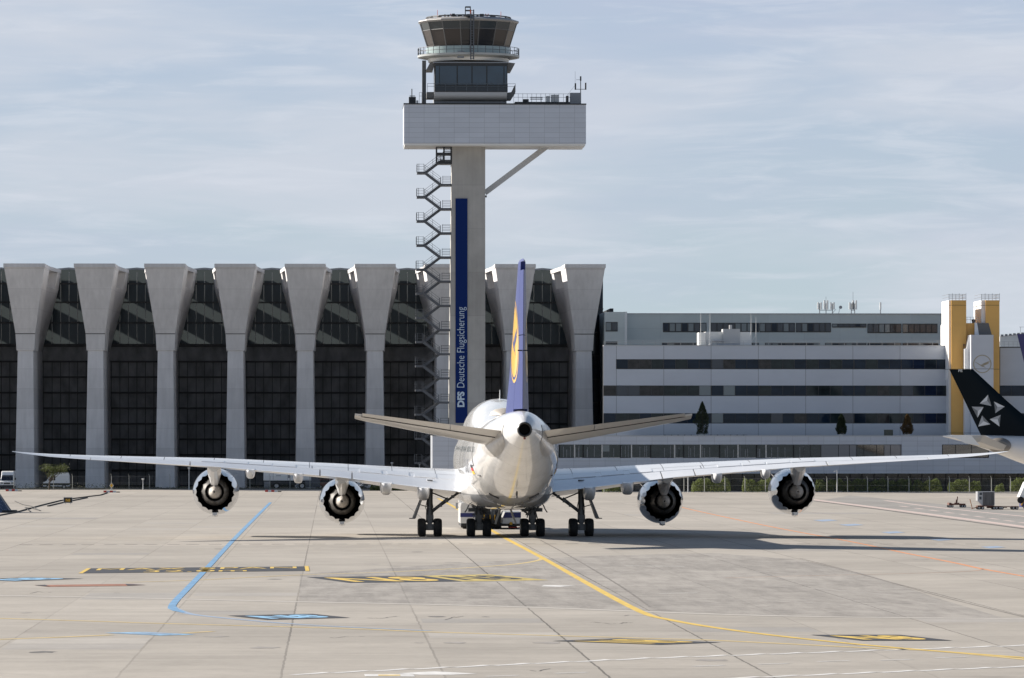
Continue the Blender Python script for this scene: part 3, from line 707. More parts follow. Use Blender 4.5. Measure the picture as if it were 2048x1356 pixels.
# things on the head box roof
RZ = tz(206.5, yf); ye = YT+1.0
m = TB()
for a in range(1026, 1142, 9): m.bar((tx(a), yf+.3, RZ), (tx(a), yf+.3, tz(189.5)), .03, n=4)
for b_ in (190, 197): m.bar((tx(1026), yf+.3, tz(b_)), (tx(1140), yf+.3, tz(b_)), .03, n=4)
for a in (838, 843, 848): m.bar((tx(a), yf+.3, RZ), (tx(a), yf+.3, tz(188)), .03, n=4)
for b_ in (188, 195): m.bar((tx(838), yf+.3, tz(b_)), (tx(850), yf+.3, tz(b_)), .03, n=4)
m.build('railing', SD, head)
for a0, a1, b0_, b1_, mt in ((1141, 1163, 207, 184, 'steel'), (1047, 1058, 207, 197, 'dark'), (1093, 1100, 204, 190.5, 'galv'), (1103, 1118, 205, 188, 'galv'), (818, 832, 207, 193, 'dark'), (833, 837, 207, 200, 'galv'), (1133, 1138, 207, 190, 'dark')):
    m = TB(); m.box(tx(a0), tx(a1), ye, ye+1.6, tz(b0_)-.1, tz(b1_))
    if a1-a0 > 12:
        for k in range(4): m.box(tx(a0)+.1, tx(a1)-.1, ye-.06, ye, tz(b0_)+k*.35, tz(b0_)+k*.35+.1)
    m.build('roof_unit', M[mt], head)
m = TB(); m.box(tx(1030), tx(1140), ye-.6, ye+3, RZ, tz(203)); m.build('roof_deck', M['dark'], head)
m = TB()
m.beam((tx(1061), ye, tz(193.5)), (tx(1086), ye, tz(193.5)), .5, .1); m.beam((tx(1061), ye, tz(197)), (tx(1086), ye, tz(197)), .5, .1)
for a in (1064, 1083): m.bar((tx(a), ye, tz(203)), (tx(a), ye, tz(193)), .05, n=4)
m.build('antenna_frame', M['lsteel'], head)
m = TB(); xx_ = tx(1162)
m.bar((xx_, ye, tz(185)), (xx_, ye, tz(151)), .06, n=5); m.bar((tx(1151), ye, tz(177)), (tx(1172), ye, tz(177)), .05, n=4); m.bar((tx(1153), ye, tz(158)), (tx(1162), ye, tz(158)), .03, n=4)
for a, b0_, b1_ in ((1151.5, 178, 165), (1172, 178, 164), (1162, 160, 151)): m.bar((tx(a), ye, tz(b0_)), (tx(a), ye, tz(b1_)), .11, n=6)
m.bar((tx(1151), ye, tz(178)), (tx(1151), ye, tz(141)), .02, n=4); m.bar((tx(824), ye, tz(193)), (tx(824), ye, tz(177)), .07, n=5); m.bar((tx(1136), ye, tz(188)), (tx(1150), ye, tz(170)), .015, n=3)
m.build('antenna', M['dark'], head)

# ================================================================= OFFICE BUILDINGS
OF = panels('ribbed office cladding', (.55, .575, .62), 6.62, 0, .08, 0, .5, rib=3.2, rough=.45, ox=0)
YO = 732.0
xL = X(1207, YO); 
off = thing('office_building', 'long pale office block with three dark ribbon window rows', 'building', (X(1327, YO), YO, 0))
oxo = off.location.x
class OB(MB):
    o = (0, 0)
    def __init__(s, o): MB.__init__(s); s.o = o
    def build(s, name, m, parent=None, smooth=False, loc=None):
        s.v = [(x-s.o[0], y-s.o[1], z) for x, y, z in s.v]; return MB.build(s, name, m, parent, smooth, loc)
oo = (oxo, YO); zo = lambda p: Z(p, YO, 1500)
m = OB(oo); xr_ = X(1897, YO); m.prism_z([(xL, YO+.12), (xr_, YO+.12), (xr_, YO+24), (xL+1.6, YO+24), (xL+1.6, YO+3), (xL, YO+2)], 0, zo(692)-.02); body = m.build('core', M['frame'], off)
rows = [(718.5, 738.5, 1232), (771, 792, 1207), (826.5, 847, 1207)]
tops = [692, 738.5, 792, 847]; bots = [718.5, 771, 826.5, 885]
for i in range(4):
    m = OB(oo); m.box(xL if i else xL, X(1897, YO), YO, YO+.5, zo(bots[i]), zo(tops[i]))
    m.build('wall_band', OF, off)
m = OB(oo); m.box(xL, X(1232, YO), YO+.001, YO+.5, zo(738.5)+.004, zo(718.5)-.004); m.build('wall_band', OF, off)
m = OB(oo); m.prism_z([(xL, YO-.06), (xr_+.07, YO-.06), (xr_+.07, YO+24), (xL+1.6, YO+24), (xL+1.6, YO+3), (xL, YO+2)], zo(692)+.004, zo(690.3)); m.build('parapet', M['lsteel'], off)
joints = [1207, 1232, 1327, 1422.5, 1518, 1613, 1708, 1802.5, 1897]
for r_, (pt, pb, pl) in enumerate(rows):
    for a, b_ in zip(joints, joints[1:]):
        if b_ <= pl: continue
        x0, x1 = X(a, YO)+.04, X(b_, YO)-.04; n = max(1, round((b_-a)/23.8))
        m = OB(oo)
        for k in range(n+1): xx_ = x0+(x1-x0)*k/n; m.box(xx_-.035, xx_+.035, YO+.02, YO+.14, zo(pb)+.02, zo(pt)-.02)
        m.box(x0, x1, YO+.02, YO+.13, zo(pb)+.01, zo(pb)+.1)
        wdw = m.build('window', M['frame'], off)
        for k in range(n):
            rnd = random.random(); mm = M['glass_pale'] if (r_, round(a), k) in ((1, 1422, 1), (2, 1422, 0), (1, 1327, 3)) else (M['glass_mid'] if rnd < .09 else (M['glass_refl_green'] if rnd < .4 else (M['glass_refl_brown'] if rnd < .5 else M['glass'])))
            m = OB(oo); m.box(x0+(x1-x0)*k/n+.035, x0+(x1-x0)*(k+1)/n-.035, YO+.05, YO+.11, zo(pb)+.1, zo(pt)-.02); m.build('pane', mm, wdw)
# railing and units on its roof
m = OB(oo)
p = 1210
while p < 1895: m.bar((X(p, YO+.5), YO+.5, zo(691)), (X(p, YO+.5), YO+.5, zo(681.5)), .03, n=4); p += 25.2
for b_ in (681.7, 685.5): m.bar((X(1207, YO), YO+.5, zo(b_)), (X(1897, YO), YO+.5, zo(b_)), .03, n=4)
m.build('roof_railing', M['galv'], off)
def unit(name, label, cat, parts, y, mt, group=None):
    x0 = min(X(p[0], y) for p in parts); t = thing(name, label, cat, (x0, y, Z(690.3, YO, 1500)), 0, group); return t, x0
zr = zo(690.3)
def rbox(px0, px1, p0_, p1_, y, d, name, mt, parent, o_):
    m = OB(o_); m.box(X(px0, y), X(px1, y), y, y+d, max(zr+.02, zo(p0_)), zo(p1_)); return m.build(name, mt, parent)
yu = YO+3
t = thing('ventilation_unit', 'white rooftop ventilation boxes with curved pipe on the office block', 'ventilation unit', (X(1398, yu), yu, 0)); o_ = (t.location.x, yu)
rbox(1398, 1411, 690, 664, yu, 4, 'housing', M['whitep'], t, o_); rbox(1411, 1446, 690, 662.5, yu+.6, 4, 'housing', M['whitep'], t, o_)
rbox(1446, 1480, 690, 657, yu, 3, 'tall_housing', M['lsteel'], t, o_); rbox(1480, 1503, 690, 663, yu+.2, 3, 'housing', M['whitep'], t, o_); rbox(1459, 1464, 657, 649, yu, 1, 'chimney', M['galv'], t, o_)
m = OB(o_); m.tube([(X(1421, yu), yu-.4, zo(691)), (X(1421, yu), yu-.4, zo(684)), (X(1424, yu), yu-.4, zo(681.5)), (X(1447, yu), yu-.4, zo(681.5))], .14, 8); m.build('pipe', M['galv'], t)
m = OB(o_); m.tube([(X(1433, yu), yu-.5, zo(689)), (X(1470, yu), yu-.5, zo(689))], .2, 8); m.build('duct', M['galv'], t)
for a, tp, lb in ((1401.5, 626, 'thin white whip antenna left of the rooftop ventilation boxes'), (1420, 627, 'thicker white whip antenna rising over the ventilation boxes'), (1502, 627, 'white mast at the right end of the ventilation boxes'), (1512, 634, 'thin braced mast right of the ventilation boxes')):
    m = MB(); x = X(a, yu-1)
    m.bar((0, 0, zr), (0, 0, zo(tp)), .06, .02, n=5); m.box(-.12, .12, -.12, .12, zr, zr+.1)
    if a in (1420, 1512): m.bar((-.9 if a > 1500 else -.2, 0, zr), (0, 0, zo(668)), .04, n=4)
    tag(m.build('whip_antenna', M['whitep'], None, loc=(x, yu-1, 0)), lb, 'antenna', 'whip antennas on the office roof')
# glass pergola/solar strip on the low building is below. Upper block
YU = 770.0; zu = lambda p: Z(p, YU, 1500)
OU = panels('upper block cladding', (.56, .61, .60), 5.3, 2.6, .05, .05, .85, rough=.5)
up = thing('rear_office_block', 'pale greenish rear office block rising behind the ribbon window building', 'building', (X(1248, YU), YU, 0)); uo = (up.location.x, YU)
m = OB(uo); m.box(X(1207, YU), X(1247, YU), YU-3, YU+14, 0, zu(625)); m.build('wall', OU, up)
m = OB(uo); m.box(X(1252, YU), X(1895, YU), YU+.1, YU+16, 0, zu(628)); bk = m.build('wall', OU, up)
m = OB(uo); m.box(X(1246.8, YU), X(1252, YU), YU-2.8, YU+14, 0, zu(624.5)); m.build('corner_strip', M['white'], up)
m = OB(uo); m.box(X(1252, YU), X(1896, YU), YU-.05, YU+16, zu(628)+.003, zu(626.5)); m.build('parapet', M['lsteel'], up)
def uwin(a, b_, pt, pb, n, mats_=None, yo=0):
    x0, x1 = X(a, YU), X(b_, YU); m = OB(uo); y0 = YU+.04+yo
    m.box(x0, x1, y0-.01, y0+.05, zu(pb), zu(pt)); w_ = m.build('window', M['frame'], up)
    for k in range(n):
        mm = random.choice([M['glass'], M['glass_pale'], M['glass_mid'], M['glass_mid']])
        m = OB(uo); m.box(x0+(x1-x0)*(k+.10)/n, x0+(x1-x0)*(k+.90)/n, y0-.04, y0-.015, zu(pb)+.16, zu(pt)-.12); m.build('pane', mm, w_)
uwin(1209, 1233, 645, 664, 2, yo=-3.1); uwin(1209, 1233, 684, 690, 2, yo=-3.1)
for a, b_, n in ((1326, 1413, 7), (1422, 1518, 8), (1519, 1590, 6), (1592, 1662, 6)): uwin(a, b_, 645.5, 664.5, n)
uwin(1664, 1733, 647, 655, 6)
uwin(1735, 1803, 647, 666, 6); uwin(1805, 1875, 647, 666, 6)
for a, b_, n in ((1324, 1413, 7), (1422, 1518, 7), (1530, 1640, 8), (1650, 1733, 6), (1735, 1803, 5), (1805, 1877, 5)): uwin(a, b_, 685, 692, n)
# mobile antennas on the upper roof
def cell_mast(px, label, spread, n, whip):
    y = YU+4; t = thing('cell_antenna', label, 'antenna', (X(px, y), y, zu(627)), 0, 'aerials on the rear office roof')
    m = MB()
    for k in range(n): xk = (k-(n-1)/2)*spread; m.bar((xk, 0, -.2), (xk, 0, 1.6), .07, n=5)
    m.bar((-(n-1)/2*spread, 0, .6), ((n-1)/2*spread, 0, .6), .06, n=4); m.build('mast', M['steel'], t)
    for k in range(n):
        xk = (k-(n-1)/2)*spread
        for s_ in ((-.22, .22) if n > 1 else (.0,)): m = MB(); m.box(xk+s_-.12, xk+s_+.12, -.15, .15, .7, 1.75+.3*(k % 2)); m.build('panel', M['whitep'], t)
    if whip: m = MB(); m.bar((0, 0, 1), (0, 0, whip), .03, n=4); m.build('whip', M['steel'], t)
cell_mast(1652, 'wide cluster of white aerial panels on the rear roof with a tall whip', .95, 3, 2.6)
cell_mast(1706, 'pair of aerial panel poles in the middle of the roof aerials', .5, 2, 3.3)
cell_mast(1761, 'single white aerial panel, rightmost on the rear roof', .5, 1, 0)
m = MB(); y = YU+3; m.bar((0,0,0), (.2,0,.9), .04, n=4); m.bar((-1,0,0), (-.4,0,.7), .04, n=4); m.lathe((.3, -.1, 1.0), [(0, .25), (.12, .05)], 'y', 12, True)
tag(m.build('dish_antenna', M['steel'], None, loc=(X(1677, y), y, zu(627))), 'small dark dish antenna between the aerial clusters on the rear roof', 'antenna')

# low terminal annex in front
YL = 716.0; zl = lambda p: Z(p, YL, 1500)
LP = panels('annex cladding', (.55, .58, .64), 2.14, .68, .04, .045, .66, rough=.4, oz=.05)
low = thing('terminal_annex', 'low grey panelled annex with a long window band above the hedge', 'building', (X(865, YL), YL, 0)); lo = (low.location.x, YL)
XR = X(2150, YL); XA = X(865, YL)
m = OB(lo); m.box(XA, XR, YL, YL+14, zl(889), zl(872.5)); m.build('upper_band', LP, low)
m = OB(lo); m.box(XA, XR, YL, YL+14, zl(947), zl(916)); m.build('lower_band', LP, low)
m = OB(lo); m.box(XA, X(1117, YL), YL+.002, YL+14, zl(916)+.003, zl(889)-.003); m.build('wall_panel', LP, low)
m = OB(lo); m.box(X(1803, YL), X(1884, YL), YL+.002, YL+14, zl(916)+.003, zl(889)-.003); m.build('wall_panel', LP, low); m = OB(lo); m.box(X(1978, YL), XR, YL+.002, YL+14, zl(916)+.003, zl(889)-.003); m.build('wall_panel', LP, low)
m = OB(lo); m.box(X(1117, YL), X(1803, YL), YL+.9, YL+14, zl(916)+.003, zl(889)-.003); m.box(X(1884, YL), X(1978, YL), YL+.9, YL+14, zl(916)+.003, zl(889)-.003); m.build('inner_wall', mat('annex interior', (.03, .03, .033), .7, 0, 0, .8, (.5, .5, 1.5), 4), low)
m = OB(lo); m.box(XA-.03, XR, YL-.06, YL+14, zl(872.5)+.003, zl(871)); m.build('parapet', M['lsteel'], low)
wp = [1117, 1148, 1165, 1203, 1240, 1262, 1300, 1348, 1366, 1400, 1438, 1475, 1512, 1531, 1586, 1621]
GT = mat('annex glass', (.02, .022, .026), .03, 0, 0, .9, (.9, .9, 1.3), 5, spec=.6)
for i, (a, b_) in enumerate(zip(wp, wp[1:])):
    x0, x1 = X(a, YL), X(b_, YL)
    m = OB(lo); m.box(x0, x0+(.16 if i % 2 else .08), YL+.1, YL+.3, zl(916)+.02, zl(889)-.02); m.box(x0, x1, YL+.16, YL+.28, zl(916)+.02, zl(916)+.08)
    w_ = m.build('window', M['galv'] if i % 2 else M['frame'], low)
    m = OB(lo); m.box(x0+.17, x1-.01, YL+.2, YL+.26, zl(916)+.02, zl(889)-.02); m.build('pane', GT, w_)
    # things seen inside the window band: posts and pipes of the hall
    m = OB(lo)
    for k in range(3):
        xx_ = random.uniform(x0+.2, x1-.2); m.box(xx_-.03, xx_+.03, YL+.16, YL+.2, zl(916)+.02, zl(889)-random.random()*.6-.1)
    m.build('blind_cord', M['steel'], w_)
m = OB(lo); m.box(X(1205, YL), X(1219, YL), YL+.13, YL+.19, zl(903), zl(890)); m.build('blind', M['glass_pale'], low)
for a, b_, mm in ((1621, 1642, 'glass'), (1642, 1677, 'p'), (1677, 1699, 'p'), (1699, 1713, 'p'), (1713, 1727, 'glass'), (1727, 1753, 'glass'), (1753, 1768, 'glass'), (1768, 1781, 'p'), (1781, 1802, 'p'), (1885, 1911, 'glass'), (1911, 1943, 'glass'), (1943, 1977, 'glass')):
    m = OB(lo); m.box(X(a, YL), X(b_, YL), YL+.08, YL+.2, zl(916)+.02, zl(889)-.02); w_ = m.build('window', M['frame'], low)
    m = OB(lo); m.box(X(a, YL)+.05, X(b_, YL)-.05, YL+.03, YL+.075, zl(914), zl(890)); m.build('pane', GT if mm == 'glass' else mat('frosted pane', (.13, .14, .165), .3, 0, .5), w_)
# recess below
m = OB(lo); m.box(XA+1, XR, YL+3, YL+14, 0, zl(947)-.01); m.build('recess_wall', mat('recess glass', (.035, .04, .05), .1, 0, 0, .9, (.4, .4, .8), 5), low)
m = OB(lo)
for k in range(40): xx_ = X(1125+k*24, YL+2); m.box(xx_, xx_+.1, YL+2.7, YL+2.98, 0, zl(947)-.01)
m.build('mullion', M['frame'], low)
m = OB(lo)
x = X(1328, YL+2)
while x < X(1496, YL+2): m.box(x, x+.15, YL+1, YL+1.3, zl(871), zl(869)); x += .9
m.box(X(1328, YL), X(1496, YL), YL+1, YL+1.2, zl(870.2), zl(869.6)); m.build('roof_railing', M['steel'], low)
# water butt
m = MB(); m.lathe((0, 0, 0), [(0, .58), (.1, .62), (.75, .62), (.8, .66), (.85, .6)], 'z', 20, True)
tag(m.build('round_vent', mat('olive grey metal', (.10, .105, .085), .5), None, True, (X(1777, YL+3), YL+3, zl(871)-.05)), 'short round dark vent drum on the annex roof', 'vent')

# yellow stair towers
YY = 728.5; zy = lambda p: Z(p, YY, 1940)
YLW = panels('yellow cladding', (.64, .36, .075), 0, 6.2, 0, .10, .55, rough=.5, oz=zy(739)) if False else None
def ymat(name, col): return panels(name, col, 50, 8.9, .001, .10, .5, rough=.5, ox=-20, oz=zy(739)-8.9*3)
YM = ymat('yellow cladding', (.80, .45, .12)); WM = ymat('white tower cladding', (.62, .63, .66)); WS = ymat('white side cladding', (.80, .80, .80))
yt = thing('stair_tower_block', 'yellow and white twin stair tower block with a crane emblem', 'building', (X(1897, YY), YY, 0)); yo_ = (yt.location.x, YY)
def ybox(a, b_, p0_, p1_, y0, y1, name, mt, parent=yt):
    m = OB(yo_); m.box(X(a, y0), X(b_, y0), y0, y1, zy(p0_) if p0_ < 900 else 0, zy(p1_)); return m.build(name, mt, parent)
t1 = ybox(1902.5, 1932.5, 999, 600.5, YY, YY+9, 'tower', YM)
ybox(1897.5, 1902.3, 999, 600.5, YY+.5, YY+9, 'white_flank', WS)
ybox(1893, 1897.3, 760, 647.5, YY+2, YY+9, 'white_flank', WS)
ybox(1932.7, 1949, 999, 646, YY+.6, YY+9, 'tower', YM)
ybox(1971.5, 1999, 999, 600.5, YY, YY+9, 'tower', YM)
ybox(1962.5, 1971.3, 700, 600.5, YY+.5, YY+9, 'white_flank', WS)
m = OB(yo_); m.prism([(X(1942, YY-3), 0), (X(1987, YY-3), 0), (X(1987, YY-3), zy(670.5)), (X(1942, YY-3), zy(670.5))], YY-3, YY-.05); ctr = m.build('centre_block', WM, yt)
m = OB(yo_); m.prism([(X(1929, YY-1.5), 0), (X(1941.8, YY-1.5), 0), (X(1941.8, YY-1.5), zy(671)), (X(1938, YY-1.5), zy(671)), (X(1933, YY-1.5), zy(697)), (X(1929, YY-1.5), zy(698))], YY-1.5, YY-.06); m.build('white_flank', WS, yt)
m = OB(yo_); 
m.prism([(X(1950, YY), zy(671)), (X(1984, YY), zy(671)), (X(1977, YY), zy(646)), (X(1954, YY), zy(646))], YY-.04, YY+3)
m.build('sloped_roof', mat('grey roof sheet', (.13, .13, .13), .5), yt)
m = OB(yo_); m.prism([(X(1949, YY), zy(671)), (X(1958, YY), zy(671)), (X(1954, YY), zy(646)), (X(1949, YY), zy(645))], YY-.08, YY-.045); m.build('roof_edge', WS, yt)
for k, (a, b_) in enumerate(((1898, 1932), (1963, 1999))):
    m = OB(yo_)
    for q in range(6):
        for yy in (YY+.4, YY+8): x = X(a, yy)+(X(b_, yy)-X(a, yy))*q/5; m.bar((x, yy, zy(601)), (x, yy, zy(588-(q % 2)*1.5)), .035, n=4)
    for yy in (YY+.4, YY+8):
        for p in (588.5, 594): m.bar((X(a, yy), yy, zy(p)), (X(b_, yy), yy, zy(p)), .035, n=4)
    for x in (X(a, YY), X(b_, YY)):
        for p in (588.5, 594): m.bar((x, YY+.4, zy(p)), (x, YY+8, zy(p)), .035, n=4)
    m.build('roof_railing', M['steel'], yt)
m = OB(yo_)
for p in (634, 639): m.bar((X(1932, YY+.8), YY+.8, zy(p)), (X(1962, YY+.8), YY+.8, zy(p)), .035, n=4)
for a in range(1934, 1962, 7): m.bar((X(a, YY+.8), YY+.8, zy(646)), (X(a, YY+.8), YY+.8, zy(634)), .03, n=4)
for p in (634, 639, 645): m.bar((X(1891.5, YY+2), YY+2, zy(p)), (X(1897, YY+2), YY+2, zy(p)), .035, n=4)
m.build('roof_railing', M['galv'], yt)
m = OB(yo_); m.lathe((X(1948, YY+1), YY+1.5, zy(646)), [(0, .2), (.35, .25), (.45, .32), (.6, .1)], 'z', 12, True); m.build('vent', M['dark'], yt)
m = OB(yo_); m.tube([(X(1927.5, YY), YY-.1, zy(870)), (X(1927.5, YY), YY-.1, zy(690))], .05, 5); m.box(X(1926.5, YY), X(1929, YY), YY-.4, YY-.02, zy(692), zy(688)); m.build('downpipe', mat('brownish pipe', (.2, .1, .06), .5), yt)
# emblem
GOLD = mat('pale gold emblem', (.42, .35, .24), .4)
ecx, ecz, er = X(1964.6, YY-3), zy(728.5), 18.3/F*YY
yE = YY-3.03
def flat_ring(cx, cz, r_in, r_out, y, n=40):
    m = OB(yo_); vs = []
    for i in range(n): a = 2*math.pi*i/n; vs += [(cx+r_in*math.cos(a), y, cz+r_in*math.sin(a)), (cx+r_out*math.cos(a), y, cz+r_out*math.sin(a))]
    m.add(vs, [(2*i, 2*i+1, (2*i+3) % (2*n), (2*i+2) % (2*n)) for i in range(n)]); return m
flat_ring(ecx, ecz, er*.90, er, yE).build('emblem_ring', GOLD, ctr)
# crane figure as tapered strokes in unit coordinates, beak to the left
CRANE = [([(-.80, .22), (-.52, .06), (-.25, -.10), (.02, -.24), (.16, -.27)], [.02, .05, .06, .09, .06]),
         ([(-.10, -.10), (.20, .04), (.50, .16), (.86, .34)], [.03, .07, .07, .015]),
         ([(-.02, -.16), (.28, -.01), (.55, .10), (.84, .24)], [.03, .06, .06, .012]),
         ([(.04, -.21), (.34, -.07), (.58, .02), (.78, .12)], [.03, .06, .05, .01]),
         ([(.10, -.24), (.24, -.34), (.42, -.46)], [.06, .035, .01])]
def stroke_cells(pts, wd, sub=6):
    P = []
    for i in range(len(pts)-1):
        for k in range(sub): t = k/sub; P.append((pts[i][0]+(pts[i+1][0]-pts[i][0])*t, pts[i][1]+(pts[i+1][1]-pts[i][1])*t, wd[i]+(wd[i+1]-wd[i])*t))
    P.append((*pts[-1], wd[-1])); out = []
    for i, (x, y, w_) in enumerate(P):
        a = P[max(i-1, 0)]; b_ = P[min(i+1, len(P)-1)]; d = Vector((b_[0]-a[0], b_[1]-a[1])).normalized()
        out += [(x-d.y*w_/2, y+d.x*w_/2), (x+d.y*w_/2, y-d.x*w_/2)]
    return out, [(2*i, 2*i+1, 2*i+3, 2*i+2) for i in range(len(P)-1)]
m = OB(yo_)
for pts, wd in CRANE:
    v_, f_ = stroke_cells(pts, [w__*1.5 for w__ in wd]); m.add([(ecx+x*er, yE, ecz+y*er) for x, y in v_], f_)
m.build('emblem_crane', GOLD, ctr)
# right wing building with ribbon windows and a white hall roof behind
YR = 731.0; zq = lambda p: Z(p, YR, 2020)
rb_ = thing('east_office_wing', 'pale office wing right of the yellow tower, cut by the right edge', 'building', (X(1999.5, YR), YR, 0)); ro = (rb_.location.x, YR)
x0, x1 = X(1999.5, YR), X(2250, YR)
for a, b_ in ((695.5, 771), (792, 826.5), (847, 885)):
    m = OB(ro); m.box(x0, x1, YR, YR+.5, zq(b_), zq(a)); m.build('wall_band', OF, rb_)
m = OB(ro); m.box(x0, x1, YR+.12, YR+18, 0, zq(695.5)-.02); m.build('core', M['frame'], rb_)
for pt, pb in ((771, 792), (826.5, 847)):
    for k in range(4):
        a = 2000+k*23; m = OB(ro); m.box(X(a, YR)+.04, X(a+23, YR)-.02, YR+.03, YR+.1, zq(pb)+.03, zq(pt)-.03); m.build('window', M['glass'], rb_)
m = OB(ro); m.box(x0, x1, YR-.05, YR+18, zq(695.5)+.003, zq(693.5)); m.build('parapet', M['dark'], rb_)
m = OB(ro)
for a in range(2000, 2060, 9): m.bar((X(a, YR), YR+.4, zq(694)), (X(a, YR), YR+.4, zq(683)), .03, n=4)
for p in (683.5, 688): m.bar((X(2000, YR), YR+.4, zq(p)), (X(2060, YR), YR+.4, zq(p)), .03, n=4)
m.build('roof_railing', M['galv'], rb_)
YW = 790.0; m = MB(); xa = X(2000, YW)
m.prism([(0, 0), (X(2200, YW)-xa, 0), (X(2200, YW)-xa, Z(650, YW, 2020)), (X(2044, YW)-xa, Z(667, YW, 2020)), (0, Z(673, YW, 2020))], 0, 30)
hall = m.build('rear_hall', M['white'], None, loc=(xa, YW, 0)); tag(hall, 'white hall with a gently rising roof edge at the far right', 'building')
m = MB()
for k in range(9): m.box(k*.62+.1, k*.62+.5, -.3, .5, Z(673-k*.8, YW, 2020)+.02, Z(669-k*.8, YW, 2020))
m.bar((3.1, 0, Z(665, YW, 2020)), (3.1, 0, Z(654, YW, 2020)), .03, n=4); m.bar((3.9, 0, Z(665, YW, 2020)), (3.9, 0, Z(654, YW, 2020)), .03, n=4); m.bar((2.9, 0, Z(654, YW, 2020)), (4.4, 0, Z(654, YW, 2020)), .03, n=4)
m.build('roof_vent', M['steel'], hall)

# ================================================================= PLANTS
def leafmat(name, col, var=.5):
    m = mat(name, col, .6, 0, 0, var, (1.2, 1.2, 1.2), 4); t = m.node_tree; b = t.nodes['Principled BSDF']
    src = b.inputs['Base Color'].links[0].from_socket
    tr = t.nodes.new('ShaderNodeBsdfTranslucent'); t.links.new(src, tr.inputs[0])
    mx = t.nodes.new('ShaderNodeMixShader'); mx.inputs[0].default_value = .45
    t.links.new(b.outputs[0], mx.inputs[1]); t.links.new(tr.outputs[0], mx.inputs[2]); t.links.new(mx.outputs[0], t.nodes['Material Output'].inputs[0])
    return m
LG = leafmat('hedge leaf', (.15, .185, .05)); LD = leafmat('conifer leaf', (.035, .05, .02)); LA = leafmat('autumn conifer leaf', (.14, .085, .03)); LO = leafmat('small tree leaf', (.09, .11, .035)); WD = mat('weeds', (.07, .08, .03), .8, 0, 0, .5, (2, 2, 2)); BK = mat('bark', (.09, .065, .045), .9, 0, 0, .3, (4, 4, 1))
def leaves(mb_, c, s_):
    d = Vector((random.gauss(0, 1), random.gauss(0, 1), random.gauss(0, 1))).normalized(); a = d.orthogonal().normalized(); b = d.cross(a); c = Vector(c)
    mb_.add([c+a*s_, c+b*s_*.6, c-a*s_, c-b*s_*.6], [(0,1,2,3)])
def hedge(px0, px1, ptop, label, y=704.0):
    x0, x1 = X(px0, y), X(px1, y); zt = Z(ptop, y, 1500); L_ = x1-x0
    t = thing('hedge', label, 'hedge', ((x0+x1)/2, y, 0), 0, 'hedge pieces behind the right fence')
    m = MB(); ph = random.random()*9
    for k in range(int(L_*620)):
        x = random.uniform(0, L_); top = zt*(.86+.10*math.sin(x*2.1+ph)+.07*math.sin(x*5.3+ph*2)+.05*random.random())
        edge = min(1, min(x, L_-x)/.35+.45)
        z = top*edge*(random.random()**.75); y_ = random.uniform(-.75, .75)*(1 if z < top*.8 else .6)
        leaves(m, (x-L_/2, y_, max(.05, z)), random.uniform(.05, .11))
    m.build('foliage', LG, t)
    m = MB()
    for k in range(int(L_*2)): x = random.uniform(.1, L_-.1)-L_/2; m.bar((x, 0, 0), (x+random.uniform(-.1, .1), random.uniform(-.3, .3), zt*.75), .03, .012, n=4)
    m.build('stem', BK, t)
hedge(1205, 1262, 958, 'leftmost hedge piece, seen under the right wing root')
hedge(1383, 1461, 956, 'hedge piece between the two right engines')
hedge(1484, 1545, 957, 'hedge piece hugging the left side of the outer right engine')
hedge(1630, 1824, 957, 'long hedge piece right of the outer right engine')
hedge(1826, 1884, 958, 'middle hedge piece left of the small wheeled dolly')
hedge(1896, 1962, 958, 'hedge piece behind the small wheeled dolly')
hedge(1990, 2008, 966, 'narrow lone shrub between hedge pieces near the right edge')
hedge(2020, 2090, 955, 'tall hedge piece cut by the right edge')
hedge(740, 905, 968, 'low hedge strip under the left wing root', 728.0)
def conifer(px, wpx, ptop, label, m_):
    y = YL+4; zb = zl(871)-.05; zt = Z(ptop, y, px); hh = zt-zb; r0 = wpx/2/F*y*1.12
    t = thing('conifer', label, 'tree', (X(px, y), y, zb), 0, 'conifers on the annex roof')
    m = MB(); m.lathe((0, 0, 0), [(0, r0*.45), (.40, r0*.52), (.41, r0*.4)], 'z', 14, True); m.build('pot', M['whitep'], t)
    m = MB(); m.bar((0, 0, .3), (0, 0, hh*.8), .09, .03, n=6); m.build('trunk', BK, t)
    m = MB(); lump = [(random.uniform(0, 6.3), random.uniform(.1, .95), random.uniform(.1, .35)) for _ in range(16)]
    for k in range(5200):
        h = random.random(); r = r0*.95*(1-h**3)**.85*(.84+.14*math.sin(h*9+px)); a = random.uniform(0, 6.28)
        for la, lh, ls in lump:
            d = abs(((a-la+3.14) % 6.28)-3.14)+abs(h-lh)*6
            if d < 1: r *= 1+ls*(1-d)
        r *= random.uniform(.55, 1.05); leaves(m, (r*math.cos(a), r*math.sin(a), .25+h*(hh-.25)), random.uniform(.05, .10))
    m.build('crown', m_, t)
conifer(1404.5, 28, 803, 'tallest dark conifer on the annex roof, left of three', LD)
conifer(1683, 21, 828, 'slim dark conifer on the annex roof, middle of three', LD)
conifer(1814.5, 23, 828, 'conifer with brown orange top and white pot, right of three on the annex roof', LA)
